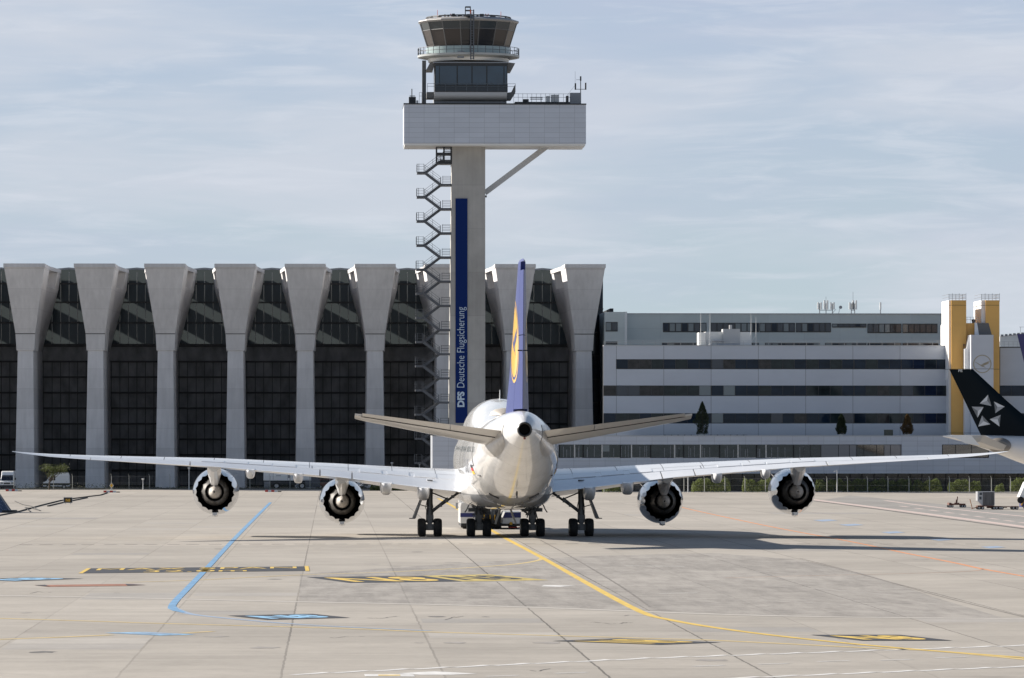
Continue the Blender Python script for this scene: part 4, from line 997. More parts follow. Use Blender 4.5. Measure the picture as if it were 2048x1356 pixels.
# small tree at the left fence
yt_ = 742.0; t = thing('small_tree', 'small spreading green tree in front of the parked white vans at left', 'tree', (X(98, yt_), yt_, 0))
m = MB(); ends = []
m.bar((0,0,0), (.1,0,1.3), .11, .08, n=7)
for k in range(9):
    a = random.uniform(0, 6.28); p = Vector((.1, 0, random.uniform(.9, 1.5))); 
    q = p+Vector((random.uniform(-1.2, 1.9), random.uniform(-1, 1), random.uniform(.6, 1.7))); m.bar(p, q, .05, .02, n=5); ends.append(q)
    for j in range(3): q2 = q+Vector((random.uniform(-.8, .8), random.uniform(-.6, .6), random.uniform(-.1, .7))); m.bar(q, q2, .02, .01, n=4); ends.append(q2)
m.build('trunk', BK, t); m = MB()
for e in ends:
    for k in range(70): leaves(m, e+Vector((random.gauss(0, .26), random.gauss(0, .26), random.gauss(0, .18))), random.uniform(.04, .09))
m.build('crown', LO, t)
# weeds strip and kerb on the left
m = MB()
for k in range(5200):
    p = random.uniform(30, 900); y = 746+random.uniform(-.6, .6); h = random.random()**3*.75*(1.6 if random.random() < .1 else 1)*(1 if math.sin(p*.05)+math.sin(p*.013) > -.6 else .3)
    leaves(m, (X(p, y), y, .15+h), random.uniform(.04, .1))
tag(m.build('weeds', WD), 'weeds and low grass along the kerb in front of the hangar', 'weeds', kind='stuff')
m = MB(); m.box(X(-60, 744), X(905, 744), 744, 744.35, 0, .14); tag(m.build('kerb', mat('kerb stone', (.2, .19, .18), .9)), 'low dark kerb in front of the hangar', 'kerb', kind='structure')
m = MB(); m.add([(X(-200, 745), 744.4, .012), (X(1150, 745), 744.4, .012), (X(1150, 745), 766, .012), (X(-200, 745), 766, .012)], [(0,1,2,3)]); tag(m.build('hangar_road', mat('asphalt', (.06, .06, .062), .9, 0, 0, .2, (1, 1, 1))), 'dark asphalt road along the hangar front', 'road', kind='structure')

# ================================================================= FENCES, POSTS, SIGNS
MESH = None
def meshmat():
    m = bpy.data.materials.new('wire mesh'); m.use_nodes = True; t = m.node_tree; b = t.nodes['Principled BSDF']; b.inputs['Base Color'].default_value = (.25, .25, .25, 1)
    tr = t.nodes.new('ShaderNodeBsdfTransparent'); mx = t.nodes.new('ShaderNodeMixShader'); mx.inputs[0].default_value = .05
    t.links.new(tr.outputs[0], mx.inputs[1]); t.links.new(b.outputs[0], mx.inputs[2]); t.links.new(mx.outputs[0], t.nodes['Material Output'].inputs[0]); return m
MESH = meshmat(); POST = mat('fence post', (.42, .42, .38), .6)
def fence(name, label, px_list, y, ptop, r=.055, crook=False):
    x0 = X(px_list[0], y); t = thing(name, label, 'fence', (x0, y, 0))
    zt = Z(ptop, y, 1000)
    for p in px_list:
        x = X(p, y)-x0; m = MB(); m.bar((x, 0, 0), (x, 0, zt), r, n=6); m.bar((x, 0, zt), (x-.12, -.1, zt+.28), r*.8, n=5); m.build('post', POST, t)
    x1 = X(px_list[-1], y)-x0
    m = MB(); m.add([(0, .03, .05), (x1, .03, .05), (x1, .03, zt), (0, .03, zt)], [(0,1,2,3)]); m.build('wire_mesh', MESH, t)
    m = MB()
    for z in (zt-.03, zt*.5, .12): m.bar((0, 0, z), (x1, 0, z), .007, n=4)
    m.build('wire', M['galv'], t)
fence('wire_fence', 'wire fence with pale posts in front of the hedge', [1208, 1244, 1328, 1368, 1409, 1450, 1490, 1531, 1572, 1613, 1654, 1695, 1735, 1776, 1818, 1859, 1899, 1939, 1983, 2021, 2062], 702.0, 957)
fence('wire_fence', 'wire fence with thin posts in front of the hangar at left', [-20, 28, 107, 145, 223, 258, 299, 340, 378, 420, 460, 500, 540, 580, 620, 660, 700, 760, 820, 880], 745.2, 952, .045)
def lamp_post(px, y, ptop, label, arm=True):
    z = Z(ptop, y, px); t = thing('lamp_post', label, 'lamp post', (X(px, y), y, 0), 0, 'slim lamp posts along the fences')
    m = MB(); m.bar((0,0,0), (0,0,z), .07, .05, n=8); m.build('pole', M['whitep'], t)
    m = MB()
    if arm: m.beam((.05, 0, z), (-.45, 0, z-.22), .16, .07)
    else: m.lathe((0, 0, z), [(0, .12), (.15, .2), (.22, .2), (.25, .05)], 'z', 10, True)
    m.build('lamp_head', M['whitep'], t)
lamp_post(1674, 700.5, 940.5, 'white lamp post with short slanted head at the hedge')
lamp_post(1376, 701.0, 946, 'lamp post beside the inner right engine', True)
lamp_post(378, 743.0, 938, 'lamp post left of the outer left engine', False)
lamp_post(784, 741, 928, 'round headed lamp standing above the left wing', False)
lamp_post(839, 741, 929, 'round headed lamp beside the foot of the tower stairs', False)
lamp_post(286, 743, 960, 'short pale post between left hangar pillars', False)
# diamond sign
y = 740.0; t = thing('diamond_sign', 'small yellow diamond sign over a white plate in front of the hangar', 'sign', (X(223, y), y, 0)); z = Z(971, y, 223)
m = MB(); m.bar((0,0,0), (0,0,z-.3), .035, n=5); m.build('post', M['steel'], t)
m = MB(); m.prism([(-.32, z), (0, z-.42), (.32, z), (0, z+.42)], -.03, 0); m.build('diamond', M['whitep'], t)
m = MB(); m.prism([(-.24, z), (0, z-.32), (.24, z), (0, z+.32)], -.04, -.031); m.build('face', M['yellow'], t)
m = MB(); m.box(-.2, .2, -.03, 0, z-.85, z-.46); m.build('plate', M['whitep'], t)
m = MB(); m.prism([(-.11, z-.7), (.02, z-.77), (.12, z-.6), (.0, z-.62)], -.04, -.031); m.build('arrow', M['black'], t)
# N8 board
x_, y_ = g(136, 1008); t = thing('taxiway_sign', 'small black board with yellow N8 standing on the apron', 'sign', (x_, y_, 0)); sc_ = (y_)/F
m = MB(); w2 = 8.8*sc_; m.box(-w2, w2, -.08, .08, .12, 13.5*sc_)
for s_ in (-.6, .6): m.box(s_*w2-.03, s_*w2+.03, -.04, .04, 0, .12)
fr_ = m.build('housing', M['lsteel'], t)
m = MB(); m.box(-w2+.05, w2-.03, -.1, -.082, .16, 13.5*sc_-.05); fc = m.build('face', M['black'], t)
lettering('N8', lambda u, v: (-w2*.5+u*w2*1.0, -.104, .24+v*.34), M['yellow'], fc, .04)
# striped barrier bars lying on the kerb
def barbar(px, py, label):
    x, y = g(px, py); t = thing('barrier_bar', label, 'barrier', (x, y, 0), 0, 'red and white bars lying at the kerb')
    for k in range(4):
        m = MB(); m.prism_x([(-.12, 0), (.12, 0), (.07, .26), (-.07, .26)], -1.0+k*.42, -.59+k*.42); m.build('segment', M['red'] if k % 2 == 0 else M['whitep'], t)
    m = MB(); m.box(.7, 1.2, -.15, .15, 0, .12); m.build('foot', M['rubber'], t)
barbar(26, 982.5, 'red and white bar lying before the white van at the left edge'); barbar(222, 985, 'red and white bar lying below the diamond sign'); barbar(545, 984, 'red and white bar lying below the white box truck')
# ground cables
def cable(pix, label, r=.06):
    P = [(*g(*p), r) for p in pix]; o0 = P[0]; m = MB(); m.tube([(a-o0[0], b-o0[1], r) for a, b, _ in P], r, 6)
    tag(m.build('cable', M['rubber'], None, loc=(o0[0], o0[1], 0)), label, 'cable')
cable([(-10,1033),(30,1026),(80,1012),(120,1002),(145,998),(175,994),(200,991),(215,986)], 'long black cable running from the left edge past the N8 board')
cable([(95,1013),(125,1006),(150,1001),(175,996)], 'short black cable loop lying beside the N8 board')
cable([(30,1003),(45,1010),(62,1013),(80,1022),(62,1017),(50,1016),(60,1024)], 'tangled black cable beside the perforated wedge at left', .05)
# perforated blue-grey wedge at the left edge
x_, y_ = g(0, 1025); t = thing('blast_screen', 'blue grey perforated sloping screen cut by the left edge', 'screen', (x_, y_, 0))
def perf():
    m = mat('perforated blue sheet', (.05, .09, .17), .4); tt = m.node_tree; b = tt.nodes['Principled BSDF']
    vo = tt.nodes.new('ShaderNodeTexVoronoi'); vo.inputs['Scale'].default_value = 7; c = tt.nodes.new('ShaderNodeTexCoord'); tt.links.new(c.outputs['Object'], vo.inputs[0])
    rp = tt.nodes.new('ShaderNodeValToRGB'); rp.color_ramp.elements[0].color = (.16, .22, .34, 1); rp.color_ramp.elements[1].color = (.04, .07, .14, 1); rp.color_ramp.elements[0].position = .2; rp.color_ramp.elements[1].position = .35
    tt.links.new(vo.outputs[0], rp.inputs[0]); tt.links.new(rp.outputs[0], b.inputs['Base Color']); return m
m = MB(); m.loft([[(-8, 0, 0), (1.0, 0, 0), (1.0, 3, 0), (-8, 3, 0)], [(-8, .6, 3.2), (-1.1, .6, 3.2), (-1.1, 2.4, 3.2), (-8, 2.4, 3.2)]]); m.build('sloping_sheet', perf(), t)
m = MB(); m.box(.2, 1.5, -.05, 2.8, 0, .22); m.build('foot_plate', M['dark'], t)
m = MB(); m.bar((-1.1, .5, 3.25), (1.05, -.1, .2), .07, n=6); m.build('edge_rail', M['steel'], t)

# ================================================================= ROAD VEHICLES BY THE HANGAR
def wheel(parent, x, y, r, wd=.28, rim=True, ax='y'):
    m = MB(); m.lathe((x, y, r), [(-wd/2, r*.6), (-wd/2, r*.93), (-wd*.35, r), (wd*.35, r), (wd/2, r*.93), (wd/2, r*.6)], ax, 20, True); w_ = m.build('wheel', M['rubber'], parent, True)
    if rim: m = MB(); m.lathe((x, y, r), [(-wd/2-.01, r*.28), (-wd/2-.02, r*.56), (wd/2+.01, r*.56)], ax, 16, True); m.build('rim', M['galv'], w_)
# front-on white van
def van_front(px, label):
    y = 748.0; t = thing('white_van', label, 'van', (X(px, y), y, 0)); wv = 1.0
    prof = [(0, .45), (.0, 1.05), (.55, 1.25), (1.15, 1.95), (1.5, 2.45), (2.0, 2.6), (5.2, 2.6), (5.3, .5)]
    m = MB(); rings = []
    for x, k in ((-wv, .93), (-wv*.9, 1), (wv*.9, 1), (wv, .93)): rings.append([(x if z < 1.9 else x*.88, yy+(0 if k == 1 else .06), .4+(z-.4)*(1 if k == 1 else .985)) for yy, z in prof])
    m.loft(rings); b = m.build('body', M['whitev'], t)
    m = MB(); m.add([(-.82, .50, 1.27), (.82, .50, 1.27), (.76, 1.13, 1.98), (-.76, 1.13, 1.98)], [(0,1,2,3)]); m.v = [(x, yy-.05, z+.03) for x, yy, z in m.v]; m.build('windscreen', M['glass'], t)
    m = MB(); m.box(-.98, .98, -.1, .0, .28, .62); m.build('bumper', M['dark'], t)
    m = MB(); m.box(-.45, .45, -.04, -.005, .75, .98); m.build('grille', M['dark'], t)
    for s_ in (-1, 1):
        m = MB(); m.box(s_*.75-.16, s_*.75+.16, -.04, -.003, .8, 1.02); m.build('headlight', M['glass_pale'], t)
        m = MB(); m.box(s_*1.12-.09, s_*1.12+.09, .7, .85, 1.35, 1.65); m.build('mirror', M['dark'], t)
        wheel(t, s_*.85, .9, .34, .24, True, 'x'); wheel(t, s_*.85, 4.3, .34, .24, True, 'x')
van_front(14, 'white van facing the camera at the left edge')
# side-on white van behind the tree
y = 752.0; t = thing('white_van', 'white van seen from the side behind the small tree', 'van', (X(86, y), y, 0)); Lv = X(140, y)-X(88, y)
m = MB(); m.prism([(0, .4), (0, .95), (.5, 1.2), (1.05, 2.0), (1.4, 2.35), (3.6, 2.35), (3.75, 1.9), (3.8, .4)], 0, 1.8); m.build('body', M['whitev'], t)
m = MB(); m.prism([(.75, 1.25), (1.2, 1.95), (1.75, 1.95), (1.75, 1.25)], -.02, -.005); m.build('side_window', M['glass'], t)
m = MB(); m.box(0, 3.8, -.03, -.005, .55, .85); m.build('stripe', M['dark'], t)
wheel(t, .8, .1, .33, .24); wheel(t, 3.0, .1, .33, .24)
# box truck
y = 748.0; x0 = X(527, y); k_ = y/F; t = thing('box_truck', 'white service truck with a box body behind the left wing', 'truck', (x0, y, 0)); tr = lambda p: (p-527)*k_; tzv = lambda p: Z(p, y, 580)
m = MB(); m.box(0, tr(596), 0, 2.4, tzv(961), tzv(939)); m.box(tr(596.3), tr(622), .1, 2.3, tzv(959), tzv(947)); bd = m.build('box_body', M['whitev'], t)
m = MB()
for a in (546, 575): m.box(tr(a), tr(a)+.04, -.012, -.002, tzv(960), tzv(940))
m.box(tr(553), tr(559.5), -.012, -.002, tzv(945.5), tzv(943.5)); m.box(tr(552), tr(562), -.012, -.002, tzv(952), tzv(951)); m.box(tr(576), tr(580), -.012, -.002, tzv(956), tzv(950)); m.build('door_seam', M['steel'], bd)
m = MB(); m.box(tr(529), tr(622), .3, 2.1, tzv(970), tzv(961)-.02); m.build('chassis', M['dark'], t)
m = MB(); m.box(tr(528), tr(540), .1, 2.2, tzv(977), tzv(963)); m.box(tr(592), tr(598), .1, 2.2, tzv(975), tzv(963)); m.build('mudguard', M['steel'], t)
m = MB(); m.prism([(tr(610), tzv(975)), (tr(640), tzv(975)), (tr(640), tzv(962)), (tr(634), tzv(951)), (tr(622.3), tzv(951)), (tr(622.3), tzv(962)), (tr(610), tzv(962))], .05, 2.35); m.build('cab', mat('grey cab', (.09, .10, .12), .4), t)
wheel(t, tr(553), .2, 7*k_, .3); wheel(t, tr(604), .2, 7*k_, .3)
# maroon car and white lorry behind the inner left engine
y = 749.0; t = thing('red_car', 'dark red hatchback parked left of the inner left engine', 'car', (X(631, y), y, 0))
m = MB(); m.prism([(0, .25), (0, .8), (.25, 1.0), (.7, 1.45), (2.4, 1.5), (3.0, 1.0), (3.9, .85), (3.95, .25)], 0, 1.7); m.build('body', mat('maroon paint', (.10, .012, .014), .3, 0, .5), t)
m = MB(); m.prism([(.5, .98), (.85, 1.38), (2.3, 1.4), (2.75, .98)], -.02, -.004); m.build('side_window', M['glass'], t)
wheel(t, .7, .08, .32, .22); wheel(t, 3.1, .08, .32, .22)
y = 750.0; t = thing('white_lorry', 'white lorry front parked right of the inner left engine', 'lorry', (X(731, y), y, 0))
m = MB(); m.box(-1.2, 1.2, 0, 2.2, .45, 2.3); m.box(-1.2, 1.2, 2.3, 8, .9, 2.9); m.build('cab', M['whitev'], t)
m = MB(); m.box(-1.05, 1.05, -.03, -.003, 1.35, 2.1); m.build('windscreen', M['glass'], t)
m = MB()
for z in (.62, .82, 1.02, 1.2): m.box(-.8, .8, -.03, -.003, z, z+.09)
m.box(-.35, .35, -.04, -.031, .5, .62); m.build('grille', M['dark'], t)
for s_ in (-1, 1): wheel(t, s_*1.0, .9, .45, .3, True, 'x')

# ================================================================= AIRLINER
PX_, PY_ = 12.7, 343.3
jet = thing('jet_airliner', 'white four engine jumbo jet seen from behind with blue tail fin', 'airliner', (PX_, PY_, 0))
def body_paint():
    m = bpy.data.materials.new('fuselage paint'); m.use_nodes = True; t = m.node_tree; b = t.nodes['Principled BSDF']
    b.inputs['Roughness'].default_value = .38; b.inputs['Coat Weight'].default_value = .85; b.inputs['Coat Roughness'].default_value = .04; b.inputs['Specular IOR Level'].default_value = .3
    c = t.nodes.new('ShaderNodeTexCoord'); sx = t.nodes.new('ShaderNodeSeparateXYZ'); t.links.new(c.outputs['Object'], sx.inputs[0])
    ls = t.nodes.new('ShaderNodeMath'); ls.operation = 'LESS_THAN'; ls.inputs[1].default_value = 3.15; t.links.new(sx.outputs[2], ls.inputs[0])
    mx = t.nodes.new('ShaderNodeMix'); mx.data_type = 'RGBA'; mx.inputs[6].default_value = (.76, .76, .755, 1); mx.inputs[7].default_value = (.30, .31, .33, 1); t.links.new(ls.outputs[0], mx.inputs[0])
    # skin joints: frames across, stringers along, faint; grime under the tail
    dv = t.nodes.new('ShaderNodeMath'); dv.operation = 'DIVIDE'; dv.inputs[1].default_value = 2.4; t.links.new(sx.outputs[1], dv.inputs[0])
    fr = t.nodes.new('ShaderNodeMath'); fr.operation = 'FRACT'; t.links.new(dv.outputs[0], fr.inputs[0])
    l2 = t.nodes.new('ShaderNodeMath'); l2.operation = 'LESS_THAN'; l2.inputs[1].default_value = .018; t.links.new(fr.outputs[0], l2.inputs[0])
    k = t.nodes.new('ShaderNodeMath'); k.operation = 'MULTIPLY'; k.inputs[1].default_value = .55; t.links.new(l2.outputs[0], k.inputs[0])
    m3 = t.nodes.new('ShaderNodeMix'); m3.data_type = 'RGBA'; m3.inputs[7].default_value = (.3, .3, .3, 1); t.links.new(k.outputs[0], m3.inputs[0]); t.links.new(mx.outputs[2], m3.inputs[6])
    nz = t.nodes.new('ShaderNodeTexNoise'); nz.inputs['Detail'].default_value = 6; mp = t.nodes.new('ShaderNodeMapping'); mp.inputs['Scale'].default_value = (1.4, .25, 1.4); t.links.new(c.outputs['Object'], mp.inputs[0]); t.links.new(mp.outputs[0], nz.inputs[0]); nz.inputs['Scale'].default_value = 1
    r = t.nodes.new('ShaderNodeMapRange'); r.inputs[1].default_value = .45; r.inputs[2].default_value = .75; r.inputs[3].default_value = 1; r.inputs[4].default_value = .78; t.links.new(nz.outputs[0], r.inputs[0])
    m4 = t.nodes.new('ShaderNodeMix'); m4.data_type = 'RGBA'; m4.blend_type = 'MULTIPLY'; m4.inputs[0].default_value = 1; t.links.new(m3.outputs[2], m4.inputs[6]); t.links.new(r.outputs[0], m4.inputs[7])
    t.links.new(m4.outputs[2], b.inputs['Base Color'])
    n2 = t.nodes.new('ShaderNodeTexNoise'); n2.inputs['Scale'].default_value = .8; n2.inputs['Detail'].default_value = 2; t.links.new(c.outputs['Object'], n2.inputs[0])
    bp = t.nodes.new('ShaderNodeBump'); bp.inputs['Strength'].default_value = .15; bp.inputs['Distance'].default_value = .02; t.links.new(n2.outputs[0], bp.inputs['Height'])
    t.links.new(bp.outputs[0], b.inputs['Normal']); t.links.new(bp.outputs[0], b.inputs['Coat Normal'])
    return m
FP = body_paint()
WING = mat('wing paint', (.76, .77, .79), .28, 0, .4, .06, (.5, .5, 1), 4)
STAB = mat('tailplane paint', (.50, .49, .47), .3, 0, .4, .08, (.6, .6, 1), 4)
METAL = mat('polished nacelle', (.46, .48, .52), .10, .88, 0, .04, (1, 1, 1))
HOT = mat('exhaust metal', (.085, .08, .075), .5, .4, 0, .25, (3, 3, 3)); HOTL = mat('plug metal', (.46, .43, .40), .85, 0, 0, .15, (2, 2, 2))
DUCT = mat('fan duct', (.008, .008, .009), .6, spec=.2)
GEAR = mat('gear steel', (.10, .105, .11), .4, .4); GAP = mat('panel gap', (.05, .05, .055), .7)
SEC = [  # s, zbot, ztop, halfwidth, upper lobe top
 (0.0, 7.22, 8.12, .44, 0), (.7, 6.92, 8.52, .72, 0), (1.6, 6.62, 8.76, .96, 0), (3, 6.22, 8.88, 1.22, 0), (6, 5.45, 8.95, 1.70, 0), (10, 4.55, 8.95, 2.25, 0), (14, 3.75, 8.9, 2.68, 0),
 (18, 3.05, 8.85, 2.98, 0), (22, 2.58, 8.78, 3.14, 0), (26, 2.3, 8.72, 3.22, 0), (30, 2.12, 8.7, 3.25, 0), (36, 2.1, 8.7, 3.25, 8.8), (41, 2.1, 8.7, 3.25, 9.35), (46, 2.1, 8.7, 3.25, 9.85), (50, 2.1, 8.7, 3.25, 10.1), (58, 2.1, 8.7, 3.25, 10.15),
 (64, 2.15, 8.65, 3.2, 10.05), (68, 2.35, 8.3, 3.0, 9.6), (71, 2.65, 7.6, 2.6, 8.5), (73.5, 3.1, 6.6, 1.95, 7.2), (75.3, 3.7, 5.6, 1.1, 0), (76.0, 4.3, 4.9, .25, 0)]
def sec_ring(s, zb, zt, hw, up_, n=64):
    zc = (zb+zt)/2; b = (zt-zb)/2; out = []
    for i in range(n):
        a = 2*math.pi*i/n; cx, cz = math.sin(a), math.cos(a)
        r = 1/math.sqrt((cx/hw)**2+(cz/b)**2)
        if up_:
            rl = min(2.45, hw*.78); zl_ = up_-rl; dz = zl_-zc; disc = (cz*dz)**2-(dz*dz-rl*rl)
            if disc > 0:
                r2 = cz*dz+math.sqrt(disc)
                if r2 > 0: k = 5; r = (max(r, .01)**k+max(r2, .01)**k)**(1/k) if max(r, r2)/min(r, r2) < 1.5 and False else max(r, r2)+.10*math.exp(-((r-r2)/.35)**2)*(1 if dz > 0 and cz > 0 else 0)
        out.append((r*cx, s, zc+r*cz))
    return out
def interp(S, s):
    for a, b in zip(S, S[1:]):
        if a[0] <= s <= b[0]: t = (s-a[0])/(b[0]-a[0]); return tuple(x+(y-x)*t for x, y in zip(a, b))
    return S[-1] if s > S[-1][0] else S[0]
def fus_half(s, z):      # half width of the fuselage at (s, z), main lobe
    _, zb, zt, hw, u_ = interp(SEC, s); zc = (zb+zt)/2; b = (zt-zb)/2
    q = 1-((z-zc)/b)**2; return hw*math.sqrt(max(0, q))
m = MB(); ss = sorted(set([x[0] for x in SEC]+[i*1.5 for i in range(51)]))
def smooth_sec(s):       # light smoothing along s so that the skin shows no kinks
    if s < .7 or s > 74: return interp(SEC, s)
    acc = [0]*5; 
    for d, w_ in ((-1.6, .15), (-.8, .2), (0, .3), (.8, .2), (1.6, .15)):
        v = interp(SEC, max(0, min(76, s+d)))
        for i in range(5): acc[i] += v[i]*w_
    acc[0] = s; 
    if acc[4] and acc[4] < 8.75: acc[4] = 0 if acc[4] < 7.5 else acc[4]
    return tuple(acc)
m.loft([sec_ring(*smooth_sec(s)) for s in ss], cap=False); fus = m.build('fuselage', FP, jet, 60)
# exhaust of the auxiliary power unit
m = MB(); m.lathe((0, -.05, 7.67), [(.10, .50), (-.02, .47), (-.06, .43), (-.02, .37), (.9, .34)], 'y', 28); m.build('tail_exhaust', mat('exhaust ring', (.06, .06, .06), .4, .6), fus, True)
m = MB(); m.lathe((0, -.02, 7.67), [(.0, .356), (.85, .335), (.86, .001)], 'y', 28); m.build('exhaust_mouth', DUCT, fus)
m = MB(); m.box(-.07, .07, -.06, .2, 7.02, 7.14); m.build('tail_light', mat('tail light', (.30, .10, .07), .4), fus)
# belly fairing
m = MB()
def fair(s, k):
    hw = 3.1+.35*k; zb = 2.10-.22*k; r = []
    for i in range(40):
        a = 2*math.pi*i/40; cx, cz = math.sin(a), math.cos(a); e = .62
        r.append((hw*math.copysign(abs(cx)**e, cx), s, (zb+2.1)+((2.1) if cz < 0 else 1.4)*math.copysign(abs(cz)**e, cz)*.98))
    return r
m.loft([fair(s, k) for s, k in ((25.5, -1.6), (27.5, -.5), (30, .1), (33, .6), (38, 1), (50, 1), (55, .4), (58, -.8))]); m.build('belly_fairing', FP, fus, 60)
# satcom dome
m = MB(); m.loft([[(x*k, s, 8.7+.55*k2*math.sqrt(max(0, 1-x*x))) for x in (-1, -.9, -.6, 0, .6, .9, 1)] for s, k, k2 in ((21, .3, .3), (21.6, .95, .9), (25, 1, 1), (26.5, .5, .6), (27, .1, .1))]); m.v = [(x-.55, y, z) for x, y, z in m.v]; m.build('antenna_fairing', mat('beige radome', (.45, .41, .36), .5), fus, True)
m = MB(); m.prism_x([(50, 10.0), (50.5, 10.0), (50.3, 10.75), (50.1, 10.75)], -.03, .03); m.build('blade_antenna', M['whitep'], fus)
# markings conforming to the side
def side_pt(s, z, sgn, d=.012): return (sgn*(fus_half(s, z)+d), s, z)
def side_quad(name, s0, s1, z0, z1, sgn, mt, parent, slant=0, d=.012, n=6):
    m = MB(); vs = []; 
    for i in range(n+1):
        for j in range(n+1): s = s0+(s1-s0)*i/n; z = z0+(z1-z0)*j/n; vs.append(side_pt(s+slant*j/n, z, sgn, d))
    m.add(vs, [(i*(n+1)+j, (i+1)*(n+1)+j, (i+1)*(n+1)+j+1, i*(n+1)+j+1) for i in range(n) for j in range(n)]); return m.build(name, mt, parent)
FB, FR, FY = M['black'], mat('flag red', (.5, .02, .02), .4), mat('flag gold', (.8, .5, .03), .4)
for sgn in (-1, 1):
    fl = side_quad('flag', 18.8, 20.2, 5.06, 5.28, sgn, FB, fus); side_quad('flag_stripe', 18.8, 20.2, 4.84, 5.06, sgn, FR, fl); side_quad('flag_stripe', 18.8, 20.2, 4.62, 4.84, sgn, FY, fl)
    lettering('D-ABYN', (lambda u, v, sg=sgn: side_pt((27.0-6*u) if sg < 0 else (21.2+6*u), 4.7+1.0*v, sg, .015)), mat('registration grey', (.22, .23, .26), .4), fus)
    m = MB()
    for k in range(72):
        s = 16.5+k*.78
        if k in (12, 13, 36, 37, 58, 59): continue
        p = [side_pt(s+a, 6.35+b, sgn, .014) for a, b in ((-.13, -.19), (.13, -.19), (.13, .19), (-.13, .19))]; m.add(p, [(0,1,2,3)])
    m.build('window_row', M['glass_pale'], fus)
    for s in (17.8, 40.0):
        d0 = side_quad('cabin_door', s, s+1.1, 5.2, 7.05, sgn, GAP, fus, d=.008); side_quad('door_leaf', s+.06, s+1.04, 5.26, 6.99, sgn, FP, d0, d=.014)
# slots on the lower rear fuselage
def under_pt(s, x, d=.02):
    _, zb, zt, hw, u_ = interp(SEC, s); zc = (zb+zt)/2; b = (zt-zb)/2; return (x, s, zc-b*math.sqrt(max(0, 1-(x/hw)**2))-d)
for sgn in (-1, 1):
    m = MB(); a = [under_pt(20.2, sgn*1.05, .05), under_pt(20.2, sgn*1.75, .05)]; m.beam(a[0], a[1], .5, .1); m.build('outflow_slot', GAP, fus)
    m = MB(); q = side_pt(17.5, 4.55, sgn, .03); q2 = side_pt(16.6, 4.55, sgn, .03); m.beam(q, q2, .06, .06); m.build('static_port', GAP, fus)
m = MB(); m.prism_x([(14, 3.5), (15.3, 3.3), (14.9, 3.0), (14.2, 3.05)], -.05, .05); m.build('drain_mast', GAP, fus)
# ---- vertical fin
FZ0, FZ1 = 8.3, 18.75
def fin_le(z): t = (z-FZ0)/(FZ1-FZ0); return 17.8+(6.3-17.8)*t+(1.2*(1-t)**6)
def fin_te(z): t = (z-FZ0)/(FZ1-FZ0); return 3.9+(1.5-3.9)*t
def foil(c): return 5*(.2969*math.sqrt(max(c, 0))-.126*c-.3516*c*c+.2843*c**3-.1036*c**4)
def fin_h(s, z):
    le, te = fin_le(z), fin_te(z); ch = le-te; c = min(1, max(0, (le-s)/ch)); t = (z-FZ0)/(FZ1-FZ0); return foil(c)*ch*(.108-.010*t)
BLUE = mat('tail blue', (.026, .040, .165), .4, 0, 0, .05, (1, 1, 1), spec=.25); BLUED = BLUE
def fin_part(c0, c1, za, zb_, nz=14, nc=16, eps=0):
    rings = []
    for i in range(nz+1):
        z = za+(zb_-za)*i/nz; le, te = fin_le(z), fin_te(z); ch = le-te; L_ = []; R_ = []
        for j in range(nc+1):
            c = c0+(c1-c0)*(j/nc)**(1.6 if c0 == 0 else 1); s = le-c*ch; h = max(.012, fin_h(s, z)-eps); L_.append((-h, s, z)); R_.append((h, s, z))
        rings.append(L_+R_[::-1])
    m = MB(); m.loft(rings); return m
fin = fin_part(0, .695, 8.25, FZ1).build('tail_fin', BLUE, jet, 35)
rud1 = fin_part(.70, 1, 9.05, 13.9).build('rudder', BLUE, fin, 35); rud2 = fin_part(.70, 1, 13.95, 18.2).build('rudder', BLUE, fin, 35)
m = MB(); rg = []
for z, k in ((FZ1, 1), (FZ1+.12, .8), (FZ1+.2, .4)):
    le, te = fin_le(FZ1), fin_te(FZ1); rg.append([(sg*fin_h(te+(le-te)*t, FZ1)*k, te+(le-te)*(.5+(t-.5)*(.5+.5*k)), z) for sg, tt in ((-1, [i/10 for i in range(11)]), (1, [1-i/10 for i in range(11)])) for t in tt])
m.loft(rg); m.build('fin_cap', BLUE, fin, True)
LY = mat('tail yellow', (.82, .47, .05), .3, 0, .5)
for sgn in (-1, 1):
    cs, cz = 7.35, 13.55; Rr = 2.75
    def fp(s, z, d): return (sgn*(fin_h(s, z)+d), s, z)
    def disc(r0_, r1_, d, nr=8, n=48):
        vs = []; 
        for i in range(nr+1):
            for j in range(n): r = r0_+(r1_-r0_)*i/nr; a = 2*math.pi*j/n; vs.append(fp(cs+r*math.cos(a), cz+r*math.sin(a), d))
        m = MB(); m.add(vs, [(i*n+j, i*n+(j+1) % n, (i+1)*n+(j+1) % n, (i+1)*n+j) for i in range(nr) for j in range(n)]); return m
    em = disc(.01, Rr*.86, .012).build('emblem_disc', LY, fin); disc(Rr*.93, Rr, .012, 2).build('emblem_ring', LY, em)
    m = MB()
    for pts, wd in CRANE:
        v_, f_ = stroke_cells([(x, y) for x, y in pts], [w__*1.7 for w__ in wd], 8); m.add([fp(cs-x*Rr*.82, cz+y*Rr*.82+.1, .022) for x, y in v_], f_)
    m.build('emblem_crane', BLUE, em)
m = MB(); m.bar((0, 1.6+1.2, 12.9), (0, 3.4, 12.9), .03, n=4); m.beam((-.35, 3.2, 12.9), (.35, 3.2, 12.9), .1, .08); m.build('hinge_fitting', M['dark'], fin)
